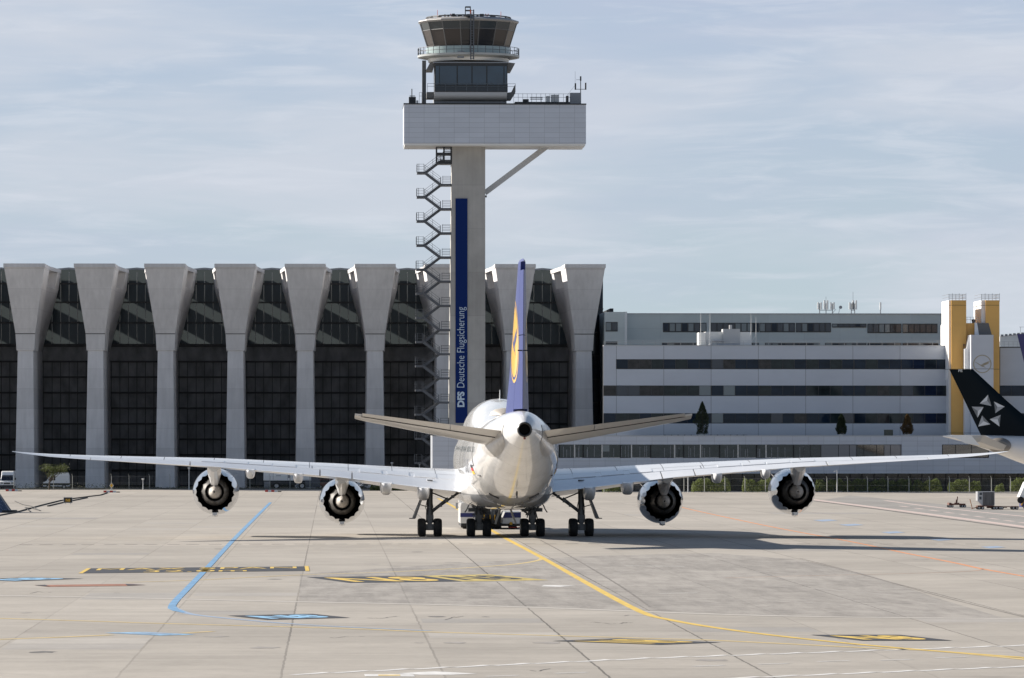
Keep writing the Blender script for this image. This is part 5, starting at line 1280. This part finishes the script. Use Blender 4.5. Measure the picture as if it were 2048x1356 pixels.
# ---- wings
U_ = [2.0, 6, 12.2, 21, 30, 32.6, 34.2, 34.95]
TAB = {'le': [56, 51.2, 44.6, 37.4, 30.0, 27.8, 26.0, 24.9], 'te': [35.6, 34.7, 32.7, 29.6, 26.5, 25.5, 24.9, 24.6],
       'zt': [3.10, 3.55, 4.34, 5.10, 5.63, 5.83, 6.04, 6.18], 'zl': [3.25, 3.75, 4.55, 5.23, 5.73, 5.90, 6.08, 6.19], 'tc': [.125, .12, .104, .10, .095, .09, .08, .07]}
def wv_(k, u):
    T = TAB[k]
    for i in range(len(U_)-1):
        if u <= U_[i+1]: t = (u-U_[i])/(U_[i+1]-U_[i]); return T[i]+(T[i+1]-T[i])*t
    return T[-1]
def wpt(u, c, side, sg, d=0):
    le, te, zt, zl_, tc_ = (wv_(k, u) for k in ('le', 'te', 'zt', 'zl', 'tc')); ch = le-te
    z = zl_+(zt-zl_)*c + .018*ch*math.sin(math.pi*c) + side*foil(c)*ch*tc_*(1 if side > 0 else .85)
    return (sg*u, le-c*ch, z+side*d)
def wing_piece(us, c0, c1, sg, nc=16, power=1.0):
    rings = []
    for u in us:
        up_ = [wpt(u, c0+(c1-c0)*(j/nc)**power, 1, sg) for j in range(nc+1)]; dn = [wpt(u, c0+(c1-c0)*(j/nc)**power, -1, sg) for j in range(nc+1)]
        if c0 == 0: dn = dn[1:]
        rings.append(up_+dn[::-1])
    m = MB(); m.loft(rings); return m
def urange(a, b): 
    r = [a]; x = a
    while x < b-1.0: x += .9; r.append(min(x, b))
    if r[-1] != b: r.append(b)
    return r
def strip_on(u0, c0, u1, c1, sg, wd, side=1, n=10, d=.006):   # a dark seam lying on the wing skin
    vs = []
    for i in range(n+1):
        t = i/n; u = u0+(u1-u0)*t; c = c0+(c1-c0)*t
        a = wpt(u, c, side, sg, d)
        if abs(u1-u0) > .5: b = wpt(u, min(1, c+wd/(wv_('le', u)-wv_('te', u))), side, sg, d)
        else: b = wpt(u+wd, c, side, sg, d)
        vs += [a, b]
    return vs, [(2*i, 2*i+1, 2*i+3, 2*i+2) for i in range(n)]
for sg in (-1, 1):
    m = wing_piece(urange(2.0, 29.6), 0, .775, sg, 18, 1.5); wing = m.build('wing', WING, jet, 40)
    m = wing_piece(urange(29.6, 34.95), 0, 1, sg, 18, 1.3); m.build('wing_tip', WING, wing, 40)
    for nm, a, b in (('inboard_flap', 3.0, 11.1), ('inboard_aileron', 11.2, 13.4), ('outboard_flap', 13.5, 22.6), ('outboard_aileron', 22.7, 29.55)):
        m = wing_piece(urange(a, b), .787, 1, sg, 6); m.build(nm, WING, wing, 40)
    for u in (5.0, 7.0, 9.0, 15.2, 16.9, 18.6, 20.3):     # spoilers
        m = MB(); q = [wpt(u, .66, 1, sg, .035), wpt(u+1.6, .66, 1, sg, .035), wpt(u+1.6, .772, 1, sg, .035), wpt(u, .772, 1, sg, .035)]; q2 = [(x, y, z-.03) for x, y, z in q]
        m.loft([q2, q]); m.build('spoiler', WING, wing)
    m = MB()
    for (a, c0, b, c1) in ((3, .655, 22, .655), (3, .15, 30, .17), (3, .40, 29, .42), (14, .655, 14, .77)):
        v_, f_ = strip_on(a, c0, b, c1, sg, .05, n=30); m.add(v_, f_)
    for u in (5, 8.2, 11.4, 14.2, 17.5, 21, 24.5, 27.5, 31): v_, f_ = strip_on(u, .12, u, .76, sg, .035); m.add(v_, f_)
    m.build('skin_seam', GAP, wing)
    # canoe fairings
    for u, r, ln, drop in ((6.0, .46, 5.6, .35), (8.7, .44, 5.2, .3), (15.0, .36, 4.6, .25), (18.4, .34, 4.2, .22)):
        te = wv_('te', u); zb = wpt(u, .9, -1, sg)[2]; m = MB(); n = 18; rg = []
        zt_ = wpt(u, .99, -1, sg)[2]
        for t, k, dz in ((0, .10, .10), (.03, .45, .32), (.08, .70, .55), (.16, .90, .80), (.30, 1, 1), (.5, 1, .95), (.75, .8, .7), (.92, .45, .35), (1, .1, .1)):
            s = te-.75+ln*t; c_ = min(.995, max(0, (wv_('le', u)-s)/(wv_('le', u)-te))); top = wpt(u, c_, -1, sg)[2]+(.06 if s > te else .0); dep = (r*1.75+drop*.4)*dz; hw = r*k
            ring_ = []
            for a in range(n+1):
                q = math.pi*a/n; ring_.append((sg*u-hw*math.copysign(abs(math.cos(q))**.55, math.cos(q)), s, top-dep*math.sin(q)**.75))
            rg.append(ring_)
        m.loft(rg); m.build('flap_track_fairing', WING, wing, 50)
# ---- tailplane
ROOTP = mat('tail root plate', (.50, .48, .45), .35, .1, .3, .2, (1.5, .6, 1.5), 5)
def stab_piece(sg, u0, u1, c0, c1, m_, name, parent, n=8):
    rings = []
    for i in range(n+1):
        u = u0+(u1-u0)*i/n; t = u/11.1
        le = 12.6+(4.2-12.6)*t; te = 4.6+(1.15-4.6)*t; zt = 7.42+(8.80-7.42)*t; zl_ = 6.42+(8.42-6.42)*t; ch = le-te
        if t > .965: le -= (t-.965)*30
        ch = le-te; k = .095
        up_ = [(sg*u, le-c*ch, zl_+(zt-zl_)*c+foil(c)*ch*k*.8) for c in [c0+(c1-c0)*(j/12)**(1.5 if c0 == 0 else 1) for j in range(13)]]
        dn = [(sg*u, le-c*ch, zl_+(zt-zl_)*c-foil(c)*ch*k) for c in [c0+(c1-c0)*(j/12)**(1.5 if c0 == 0 else 1) for j in range(13)]]
        if c0 == 0: dn = dn[1:]
        rings.append(up_+dn[::-1])
    m = MB(); m.loft(rings); return m.build(name, m_, parent, 40)
for sg in (-1, 1):
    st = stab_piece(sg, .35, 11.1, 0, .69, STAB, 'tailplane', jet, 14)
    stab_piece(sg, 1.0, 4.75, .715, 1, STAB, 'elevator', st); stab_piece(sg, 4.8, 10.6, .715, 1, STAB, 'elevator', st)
    m = MB(); pts = []
    for i in range(9):
        u = 1.3+(10.7-1.3)*i/8; t = u/11.1; le = 12.6+(4.2-12.6)*t; te = 4.6+(1.15-4.6)*t; zt = 7.42+(8.80-7.42)*t; zl_ = 6.42+(8.42-6.42)*t; ch = le-te
        pts.append((sg*u, le-.70*ch, zl_+(zt-zl_)*.70-foil(.70)*ch*.095-.01))
    m.tube(pts, .035, 5); m.bar(pts[0], (sg*.95, 5.2, 7.5), .035, n=5); m.bar(pts[0], (sg*1.75, 8.3, 6.0), .04, n=5); m.build('hinge_seam', GAP, st)
    m = MB(); vs = []; n = 10
    for i in range(n+1):
        for j in range(n+1):
            s_ = 3.6+9.6*i/n; zlo = 6.75-.9*math.sin(math.pi*min(1, i/n)); zz_ = zlo+(8.0-zlo)*j/n; vs.append(side_pt(s_, zz_, sg, .02))
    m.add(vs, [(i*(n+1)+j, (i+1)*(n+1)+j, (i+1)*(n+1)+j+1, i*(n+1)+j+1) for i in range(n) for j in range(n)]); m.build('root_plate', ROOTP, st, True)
# ---- engines
def engine(u, zc, s_exit, sg, name='engine'):
    root = MB(); x = sg*u
    n = 72; NCH = 18
    def ringm(s, r, tooth=0, sh=0):
        out = []
        for i in range(n):
            a = 2*math.pi*i/n; ph = (i*NCH/n) % 1; tt = abs(math.sin(math.pi*ph)); out.append((x+(r-tooth*.10*tt)*math.sin(a), s-tooth*.42*tt+sh, zc+(r-tooth*.10*tt)*math.cos(a)))
        return out
    sF = s_exit+5.2   # inlet lip
    outer = [(sF, 1.30), (sF-.08, 1.40), (sF-.5, 1.55), (sF-1.4, 1.67), (sF-2.6, 1.69), (sF-3.8, 1.60), (sF-4.6, 1.49)]
    root.loft([ringm(s, r) for s, r in outer]+[ringm(s_exit, 1.42, 1)]+[ringm(s_exit+.02, 1.395, 1)]+[ringm(s_exit+1.0, 1.50)], cap=False)
    e = root.build(name, METAL, jet, 50)
    m = MB(); m.lathe((x, 0, zc), [(s_exit+.35, 1.385), (s_exit+1.0, 1.44), (s_exit+3, 1.42), (sF-.3, 1.25), (sF, 1.29)], 'y', 48); m.build('duct_lining', DUCT, e, True)
    m = MB()
    for k in range(28):
        a = 2*math.pi*k/28; d = Vector((math.sin(a), 0, math.cos(a))); p = Vector((x, s_exit+2.4, zc)); q0 = p+d*.85; q1 = p+d*1.40; tn = Vector((math.cos(a), .6, -math.sin(a))).normalized()*.14
        m.add([q0-tn, q1-tn, q1+tn, q0+tn], [(0,1,2,3)])
    m.lathe((x, 0, zc), [(s_exit+2.6, .3), (s_exit+2.6, 1.43)], 'y', 40); m.build('guide_vane', DUCT, e)
    # core cowl with chevron nozzle
    m = MB(); rg = [[(x+r*math.sin(2*math.pi*i/48), s, zc+r*math.cos(2*math.pi*i/48)) for i in range(48)] for s, r in ((s_exit+2.5, .95), (s_exit+.8, 1.04), (s_exit-.2, 1.00), (s_exit-1.0, .80))]
    def cor(s, r): return [(x+r*math.sin(2*math.pi*i/48), s-.16*abs(math.sin(math.pi*i*12/48)), zc+r*math.cos(2*math.pi*i/48)) for i in range(48)]
    m.loft(rg+[cor(s_exit-1.3, .70), cor(s_exit-1.28, .66)]+[[(x+.7*math.sin(2*math.pi*i/48), s_exit-.4, zc+.7*math.cos(2*math.pi*i/48)) for i in range(48)]], cap=False); m.build('core_cowl', HOT, e, 50)
    m = MB(); m.lathe((x, 0, zc), [(s_exit-.5, .71), (s_exit-.5, .2)], 'y', 32); m.build('turbine_face', DUCT, e)
    m = MB(); m.lathe((x, 0, zc), [(s_exit-.3, .54), (s_exit-1.2, .50), (s_exit-1.9, .34), (s_exit-2.35, .14), (s_exit-2.36, .06), (s_exit-2.2, .055)], 'y', 32); m.build('exhaust_plug', HOTL, e, True)
    m = MB(); m.lathe((x, 0, zc), [(s_exit-2.3, .058), (s_exit-2.3, .001)], 'y', 12); m.build('plug_hole', DUCT, e)
    # pylon
    le = wv_('le', u); m = MB()
    wz = wpt(u, .12, -1, sg)[2]; wz2 = wpt(u, .5, -1, sg)[2]
    sm = (wv_('le', u)+wv_('te', u))/2
    rg = []
    for s, z0, z1, hw in ((s_exit+3.6, zc+1.3, zc+1.72, .10), (s_exit+1.5, zc+.8, min(wz+.3, zc+2.3), .26), (s_exit-.4, zc+.70, wz+.25, .40), (s_exit-1.6, zc+.50, wz2+.25, .48), (s_exit-2.6, zc+.95, wz2+.2, .50), (max(sm, s_exit-5.6), wz2-.25, wz2+.2, .42)):
        rg.append([(x-hw*.5, s, z0), (x, s, z0-.08), (x+hw*.5, s, z0), (x+hw, s, (z0+z1)/2), (x+hw, s, z1), (x-hw, s, z1), (x-hw, s, (z0+z1)/2)])
    m.loft(rg); m.build('pylon', WING, e, 30)
    m = MB(); m.loft([[(x-.26*k, s, zc-1.5), (x-.2*k, s, zc-1.5-.28*k), (x, s, zc-1.5-.34*k), (x+.2*k, s, zc-1.5-.28*k), (x+.26*k, s, zc-1.5)] for s, k in ((s_exit-.45, .7), (s_exit+.3, 1), (s_exit+3.0, .5), (s_exit+3.8, .05))]); m.build('drain_fairing', METAL, e, True)
    # strakes
    a = R(48)*(-1 if sg > 0 else 1)
    for a in (R(50), -R(50)):
        if (a > 0) == (sg > 0): continue
        d = Vector((math.sin(a), 0, math.cos(a))); m = MB(); p = Vector((x, 0, zc))
        m.loft([[p+d*1.6+Vector((k, sF-.9, 0)), p+d*1.66+Vector((k, sF-2.6, 0)), p+d*2.05+Vector((k, sF-2.5, 0)), p+d*1.8+Vector((k, sF-1.5, 0))] for k in (-.02, .02)]); m.build('strake', METAL, e)
    return e
for sg in (-1, 1):
    engine(11.85, 2.48, 44.3, sg); engine(21.05, 3.25, 37.2, sg)
# ---- landing gear
def gear(x, s0, ztop, out, kind):
    m = MB()
    m.bar((x, s0+.75, .95), (x, s0+.75, ztop), .21, .24, n=12); m.bar((x, s0+.75, 1.5), (x, s0+.75, 1.9), .27, n=12); m.box(x-.3, x+.3, s0-.1, s0+.4, .45, .9); m.box(x-.16, x+.16, s0+.3, s0+.5, .9, 1.3); m.bar((x, s0+.75, .62), (x, s0+.75, 1.7), .12, n=10)
    m.beam((x, s0-.2, .64), (x, s0+1.7, .64), .3, .26)
    for q in (0, 1.5): m.bar((x-.5, s0+q, .64), (x+.5, s0+q, .64), .10, n=10)
    m.bar((x-.22, s0+.5, 1.0), (x-.22, s0+.5, 1.7), .06, n=6); m.bar((x+.22, s0+.5, 1.0), (x+.22, s0+.5, 1.55), .06, n=6)
    m.box(x-.24, x+.24, s0+.45, s0+.7, 1.25, 1.55); m.box(x-.13, x+.13, s0-.32, s0-.2, .5, .82)
    m.tube([(x-.18, s0+.5, 1.7), (x-.3, s0+.5, 2.1), (x-.15, s0+.6, 2.8), (x-.2, s0+.7, ztop-.2)], .03, 5)
    m.tube([(x+.16, s0+.5, 1.5), (x+.25, s0+.5, 2.0), (x+.12, s0+.6, 3.0)], .025, 5)
    gr = m.build('landing_gear', GEAR, jet, 40)
    for q in (0, 1.5):
        for d in (-.58, .58):
            m = MB(); c = (x+d, s0+q, .64); m.lathe(c, [(-.29, .30), (-.29, .52), (-.26, .59), (-.19, .64), (-.05, .655), (.05, .655), (.19, .64), (.26, .59), (.29, .52), (.29, .30)], 'x', 28, True); w_ = m.build('wheel', M['rubber'], gr, True)
            m = MB(); m.lathe(c, [(-.296, .1), (-.296, .26), (-.2, .29), (.2, .29), (.296, .26), (.296, .1)], 'x', 20, True); m.build('rim', GEAR, w_, True)
    return gr
for sg in (-1, 1):
    x = sg*5.5; gr = gear(x, 36.9, 4.1, sg, 'wing')
    i = -sg
    m = MB(); m.bar((x+i*.1, 37.6, 1.75), (x+i*2.35, 37.8, 3.35), .085, n=8); m.bar((x+i*.1, 37.6, 1.75), (x+i*1.35, 37.7, 2.75), .12, n=8); m.bar((x+i*.2, 37.6, 3.15), (x+i*1.25, 37.7, 2.72), .05, n=6); m.bar((x+i*.15, 37.5, 3.5), (x+i*2.6, 37.6, 3.28), .045, n=6)
    for t in (.3, .5, .7): m.box(x+i*(.1+2.25*t)-.12, x+i*(.1+2.25*t)+.12, 37.5, 37.8, 1.75+1.6*t-.1, 1.75+1.6*t+.12)
    m.build('side_brace', GEAR, gr)
    m = MB(); a, b = Vector((x+sg*.35, 37.0, 3.3)), Vector((x+sg*1.15, 37.2, 1.32)); m.loft([[a+Vector((0, -.6, 0)), a+Vector((0, 1.4, 0)), a+Vector((sg*.10, 1.4, .03)), a+Vector((sg*.1, -.6, .03))], [b+Vector((-.12, -.6, 0)), b+Vector((-.12, 1.2, 0)), b+Vector((.12, 1.2, 0)), b+Vector((.12, -.6, 0))]])
    m.bar((x, 37.2, 2.1), tuple((a+b)/2), .035, n=5); m.bar((x, 37.2, 2.9), tuple(a*.8+b*.2), .03, n=5); m.box(b.x-.35 if sg < 0 else b.x-.1, b.x+.1 if sg < 0 else b.x+.35, b.y-.1, b.y+.3, b.z-.05, b.z+.02); m.build('gear_door', mat('gear door', (.16, .16, .16), .4), gr)
    x = sg*1.94; gr = gear(x, 36.6, 2.3, sg, 'body')
    m = MB(); m.bar((x, 37.6, 1.4), (x-sg*1.2, 38.2, 2.25), .07, n=7); m.bar((x, 37.4, 1.7), (x-sg*.8, 38.3, 2.1), .05, n=6); m.bar((x-sg*.2, 36.9, 1.8), (x+sg*.5, 37.2, 2.15), .05, n=6); m.box(x-.75, x+.75, 37.6, 38.6, 1.78, 2.05); m.bar((x-.5, 37.2, 1.55), (x+.5, 37.2, 1.9), .05, n=6); m.bar((x+.35, 37.0, 1.3), (x+.15, 37.0, 2.1), .045, n=6); m.bar((x-.4, 37.0, 1.35), (x-.2, 37.0, 2.1), .045, n=6); m.build('side_brace', GEAR, gr)
    m = MB(); a = Vector((sg*.35 - .05, 36.2, 2.05)); b = a+Vector((-.38 if sg < 0 else .42, 0, -1.15)); m.loft([[p+Vector((-.05, 0, 0)), p+Vector((.07, 0, 0)), p+Vector((.07, 1.2, 0)), p+Vector((-.05, 1.2, 0))] for p in (a, b)]); m.build('gear_door', mat('body gear door', (.42, .39, .34), .4), gr)
    m = MB(); m.tube([(x+sg*.75, 36.4, 2.3), (x+sg*.9, 36.4, 1.95), (x+sg*1.05, 36.4, 1.75)], .045, 6); m.build('door_hook', GEAR, gr)
# nose gear
m = MB(); m.bar((0, 68.3, .5), (0, 68.5, 2.7), .15, n=10); m.bar((-.4, 68.3, .55), (.4, 68.3, .55), .08, n=8); ng = m.build('nose_gear', GEAR, jet)
for d in (-.42, .42): m = MB(); m.lathe((d, 68.3, .6), [(-.19, .3), (-.19, .52), (-.1, .6), (.1, .6), (.19, .52), (.19, .3)], 'x', 24, True); m.build('wheel', M['rubber'], ng, True)

# ================================================================= TUG at the nose
ytg = 412.0; kx = ytg/F; xt = X(981, ytg)
tug = thing('aircraft_tug', 'low white tug with navy band under the nose of the jet', 'tug', (xt, ytg, 0))
tg = lambda p: (p-981)*kx; tgz = lambda p: Z(p, ytg, 981)
m = MB(); m.prism([(tg(921), .45), (tg(950), .45), (tg(950), tgz(1006)), (tg(923), tgz(1006)), (tg(921), tgz(1013))], 0, 7.5); lb = m.build('left_side_body', M['white'], tug)
m = MB(); m.box(tg(921)-.02, tg(950)+.01, -.03, -.002, tgz(1034), tgz(1026)); m.build('navy_band', M['navy'], lb)
m = MB(); m.prism([(tg(1005), .42), (tg(1042), .42), (tg(1042), tgz(1024)), (tg(1010), tgz(1024)), (tg(1005), tgz(1036))], 0, 7.5); rbd = m.build('right_side_body', M['white'], tug)
m = MB(); m.prism([(tg(1005), tgz(1036)), (tg(1042), tgz(1035)), (tg(1042), tgz(1025)), (tg(1010), tgz(1025))], -.03, -.002); m.build('navy_band', M['navy'], rbd)
m = MB(); m.box(tg(950), tg(1005), 4.4, 7.4, .4, tgz(1022)); m.build('engine_bay', M['dark'], tug)
m = MB(); m.box(tg(960), tg(974), 4.2, 4.39, tgz(1040), tgz(1031)); m.box(tg(980), tg(996), 4.2, 4.39, tgz(1042), tgz(1031)); m.lathe((tg(1022), -.05, tgz(1047)), [(0, .13), (-.06, .1)], 'y', 12, True); m.build('yellow_fitting', M['yellow'], tug)
m = MB(); m.box(tg(921), tg(946), 4.8, 7.0, tgz(1006), tgz(1002.5)); m.build('cab_roof', M['white'], tug)
m = MB(); m.box(tg(922), tg(1042), .1, 7.3, .22, .44); m.build('bumper', M['dark'], tug)
m = MB(); m.bar((tg(921), 4.5, tgz(1016)), (tg(916), 4.4, tgz(1014)), .03, n=5); m.box(tg(914), tg(918.5), 4.3, 4.45, tgz(1019), tgz(1007)); m.build('mirror', M['steel'], tug)
m = MB()
for k in range(6): a = tg(1017+k*4); m.box(a, a+.08, -.05, -.002, tgz(1056), tgz(1053.5))
m.build('hazard_mark', M['red'], rbd)
for a in (932, 1028):
    for q in (1.2, 6.2): wheel(tug, tg(a), q, .5, .5, True, 'x')

# ================================================================= SECOND AIRLINER (right edge)
YA = 640.0; za_ = lambda p: Z(p, YA, 1960)
xA = X(1886, YA); j2 = thing('distant_airliner', 'parked airliner with black fin and silver star emblem at the right edge', 'airliner', (xA, YA, 0)); ao = (xA, YA)
RT = [(0, 7.52, 7.42, .10), (1.2, 7.58, 7.12, .30), (3, 7.62, 6.65, .75), (6, 7.6, 5.6, 1.25), (9, 7.55, 4.4, 1.8), (12, 7.5, 3.3, 2.3), (16, 7.45, 2.4, 2.65), (22, 7.45, 1.9, 2.8), (55, 7.45, 1.9, 2.8), (60, 6.4, 2.4, 2.0), (63, 4.8, 4.2, .3)]
m = MB(); m.loft([[(x, hw*math.sin(2*math.pi*i/36), (a+b)/2+(a-b)/2*math.cos(2*math.pi*i/36)) for i in range(36)] for x, a, b, hw in RT]); f2 = m.build('fuselage', mat('second jet white', (.78, .77, .76), .25, 0, .6, .04, (.5, .5, .5)), j2, 60)
ax = lambda p: X(p, YA)-xA
BK2 = mat('black fin paint', (.004, .008, .012), .3, 0, 0, spec=.08)
m = MB(); rg = []
for pz, te, le, hw in ((873, 1963, 2105, .42), (850, 1952, 2070, .38), (800, 1928.5, 2012, .30), (738.5, 1898.5, 1946, .16)):
    z = za_(pz); x0, x1 = ax(te), ax(le); ch = x1-x0
    prof = [(0, 0), (.2, .55), (.5, .95), (.75, 1), (.92, .65), (1, 0)]
    rg.append([(x0+ch*t, -hw*h-.01, z) for t, h in prof]+[(x0+ch*t, hw*h+.01, z) for t, h in prof[::-1]])
m.loft(rg); fn2 = m.build('tail_fin', BK2, j2, 50)
def fin2y(x, z):
    t = (z-za_(873))/(za_(738.5)-za_(873)); return -(.42+(.16-.42)*t)-.03
TRI = [((1298,915),(1232,985),(1325,1005),(1290,962)), ((1345,970),(1430,1010),(1355,1062),(1372,1012)), ((1398,1075),(1310,1110),(1388,1168),(1376,1112)), ((1250,1080),(1218,1168),(1315,1150),(1263,1126)), ((1167,1010),(1262,1012),(1213,1098),(1216,1045))]
SG = [mat('silver %s' % n_, c, .35, .2) for n_, c in (('light', (.62, .63, .65)), ('mid', (.36, .37, .39)), ('dark', (.16, .17, .18)))]
def t2(p): px, py = 1650+p[0]/3.987, 560+p[1]/3.987; x, z = ax(px), za_(py); return (x, fin2y(x, z), z)
for i, (a, b, c, d) in enumerate(TRI):
    order = [(a, b), (b, c), (c, a)]; first = None
    for k, (p, q) in enumerate(order):
        m = MB(); m.add([t2(p), t2(q), t2(d)], [(0,1,2)]); o = m.build('star_point' if k == 0 else 'star_facet', SG[(0, 1, 2)[k] if i < 2 else (1, 0, 2)[k]], fn2)
lettering('FE', lambda u, v: (ax(1916.5)+u*(ax(1924.5)-ax(1916.5)), fin2y(0, za_(741))-.02, za_(744)+v*(za_(738.8)-za_(744))), M['whitep'], fn2, .02)
# near tailplane, swept back beyond the tail cone, fairing, far tailplane
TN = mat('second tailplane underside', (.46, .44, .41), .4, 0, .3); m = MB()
def t3(px, py, y): return (X(px, YA)-xA, y, za_(py))
m.loft([[t3(2003, 888, -1.2), t3(1990, 903, -1.2), t3(2016, 906, -1.2), t3(2022, 897, -1.2)], [t3(1884, 869.5, -9.2), t3(1905, 875, -9.2), t3(1912, 883, -9.2), t3(1900, 874, -9.2)]])
m.v = []; m.f = []
m.loft([[t3(1975, 884, -1.0), t3(2022, 896, -1.0), t3(2016, 905, -1.0), t3(1978, 899, -1.0)], [t3(1918, 870.5, -8.6), t3(1950, 870.5, -8.6), t3(1942, 884, -8.6), t3(1912, 886, -8.6)], [t3(1882, 869.8, -9.6), t3(1910, 871, -9.6), t3(1912, 886, -9.6), t3(1900, 880, -9.6)]])
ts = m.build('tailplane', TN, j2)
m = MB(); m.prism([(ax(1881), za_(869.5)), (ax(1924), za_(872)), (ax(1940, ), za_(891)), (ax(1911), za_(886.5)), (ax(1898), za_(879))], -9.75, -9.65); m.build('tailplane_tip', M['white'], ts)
m = MB(); m.loft([[(ax(1996)+a*math.cos(t)*k, y, za_(891)+b*math.sin(t)*k) for t in [2*math.pi*i/24 for i in range(24)]] for a, b, y, k in ((1.45, .95, -1.5, 1), (1.45, .95, -2.1, .9), (1.45, .95, -2.5, .55))]); m.build('root_fairing', mat('grey fairing', (.22, .20, .18), .4), j2, True)
m = MB(); m.loft([[t3(2030, 870, 1.2), t3(2075, 880, 1.2), t3(2075, 884, 1.2), t3(2030, 874, 1.2)], [t3(2016, 859, 6), t3(2050, 859.5, 6), t3(2050, 861, 6), t3(2018, 860, 6)]]); m.build('tailplane', M['white'], j2)
# third airliner : only its blue fin edge reaches the picture
Y3 = 668.0; x3 = X(2034, Y3); j3 = thing('blue_tail_airliner', 'airliner of which only a sliver of dark blue fin shows at the right edge', 'airliner', (x3, Y3, 0))
m = MB(); q = lambda px, py: (X(px, Y3)-x3, Z(py, Y3, 2040)); rg = []
for py_, te, le in ((874, 2085, 2190), (668, 2034, 2090)):
    x0, z = q(te, py_); x1, _ = q(le, py_); rg.append([(x0, 0, z), ((x0+x1)/2, -.3, z), (x1, 0, z), ((x0+x1)/2, .3, z)])
m.loft(rg); m.build('tail_fin', mat('blue fin', (.02, .02, .12), .3, 0, .5), j3)
m = MB(); m.lathe((X(2080, Y3)-x3, 0, 4.8), [(-.5, .2), (5, 1.6), (12, 2.6), (50, 2.6), (58, .4)], 'x', 24, True); m.build('fuselage', M['white'], j3, True)

# ================================================================= CARTS, RIGHT
def dolly(px, py, label, tall=True):
    x, y = g(px, py); k = y/F; t = thing('baggage_dolly', label, 'dolly', (x, y, 0)); return t, k
t, k = dolly(1913, 1015, 'empty rusty dolly standing apart with an upright tow bar')
RU = mat('rusty steel', (.13, .05, .035), .7, 0, 0, .4, (4, 4, 4)); 
m = MB(); m.box(-16*k, 17*k, -.5, 1.2, 5.2*k, 7.8*k); m.box(-16*k, -11*k, -.5, 1.2, 7.8*k+.005, 9.5*k); m.build('deck', RU, t)
m = MB(); m.beam((1*k, .2, 7*k), (2.6*k, .2, 22*k), .1, .09); m.beam((-1*k, .2, 7*k), (0, .2, 16*k), .1, .08); m.box(-4*k, 6*k, .1, .3, 7.9*k, 9.5*k); m.build('tow_bar', RU, t)
for a in (-14, -9.5, 11, 16):
    for q in (-.3, 1.0): wheel(t, a*k, q, 3*k, .12)
x_, y_ = g(1973, 1019); k = y_/F
t = thing('container_dolly', 'low dolly train carrying one grey air cargo container', 'dolly', (x_, y_, 0))
m = MB(); m.box(-18*k, 15*k, -.3, 1.4, 6*k, 8*k); m.box(16*k, 32*k, -.2, 1.2, 5*k, 6.5*k); m.box(35*k, 66*k, -.2, 1.2, 5*k, 6.3*k); m.build('deck', RU, t)
m = MB(); m.beam((-18*k, .2, 5*k), (-30*k, .2, 1.5*k), .1, .08); m.beam((-28*k, .2, 1.5*k), (-33*k, .2, 21*k), .08, .07); m.beam((32*k, .3, 4*k), (42*k, .3, 4*k), .1, .07); m.build('tow_bar', mat('orange tow bar', (.35, .16, .07), .6), t)
for a in (-15, -8, 15, 20, 27, 31, 54, 61):
    for q in (-.1, 1.2): wheel(t, a*k, q, 3.4*k, .14)
for a in (3, 8): m = MB(); m.box(a*k, a*k+.1, -.2, 1.2, 2.5*k, 6*k); m.build('leg', RU, t)
c = thing('cargo_container', 'grey air cargo container with sloped lower corner on the dolly', 'container', (x_, y_, 8*k))
m = MB(); m.prism([(-9.5*k, .02), (16*k, .02), (16*k, 28*k), (-18.5*k, 28*k), (-18.5*k, 9.5*k)], -.2, 1.3); m.build('shell', mat('aluminium shell', (.42, .43, .45), .4, .5, 0, .1, (2, 2, 2)), c)
m = MB(); m.prism([(-8*k, .8*k), (15*k, .8*k), (15*k, 27*k), (-8*k, 27*k)], -.23, -.202); m.build('curtain', mat('grey curtain', (.11, .11, .115), .7, 0, 0, .4, (9, 1, .6), bump=.5), c)
m = MB(); m.box(-15*k, -10.5*k, -.23, -.203, 12*k, 18*k); m.box(-14.5*k, -9.5*k, -.23, -.203, 21*k, 26*k); m.build('label_plate', M['glass_mid'], c)
# belt loader end at the right edge
x_, y_ = g(2050, 1020); k = y_/F
t = thing('loader_vehicle', 'white slanted loader vehicle with yellow strut cut by the right edge', 'loader', (x_, y_, 0))
m = MB(); m.prism([(-11*k, 26*k), (-1*k, 20*k), (60*k, 20*k), (60*k, 75*k), (2*k, 56*k)], 0, 2.2); m.build('body', M['whitev'], t)
m = MB(); m.beam((-8*k, -.05, 9*k), (3*k, -.05, 30*k), .12, .14); m.build('strut', M['yellow'], t)
m = MB(); m.lathe((-9*k, -.1, 20*k), [(-.1, .2), (-.1, .34), (.1, .34), (.1, .2)], 'y', 18, True); m.build('roller', M['rubber'], t)
m = MB(); m.box(-6*k, 60*k, .2, 2, 6*k, 19*k); m.build('chassis', M['navy'], t)
for a in (3, 40): wheel(t, a*k, .2, 6*k, .3)
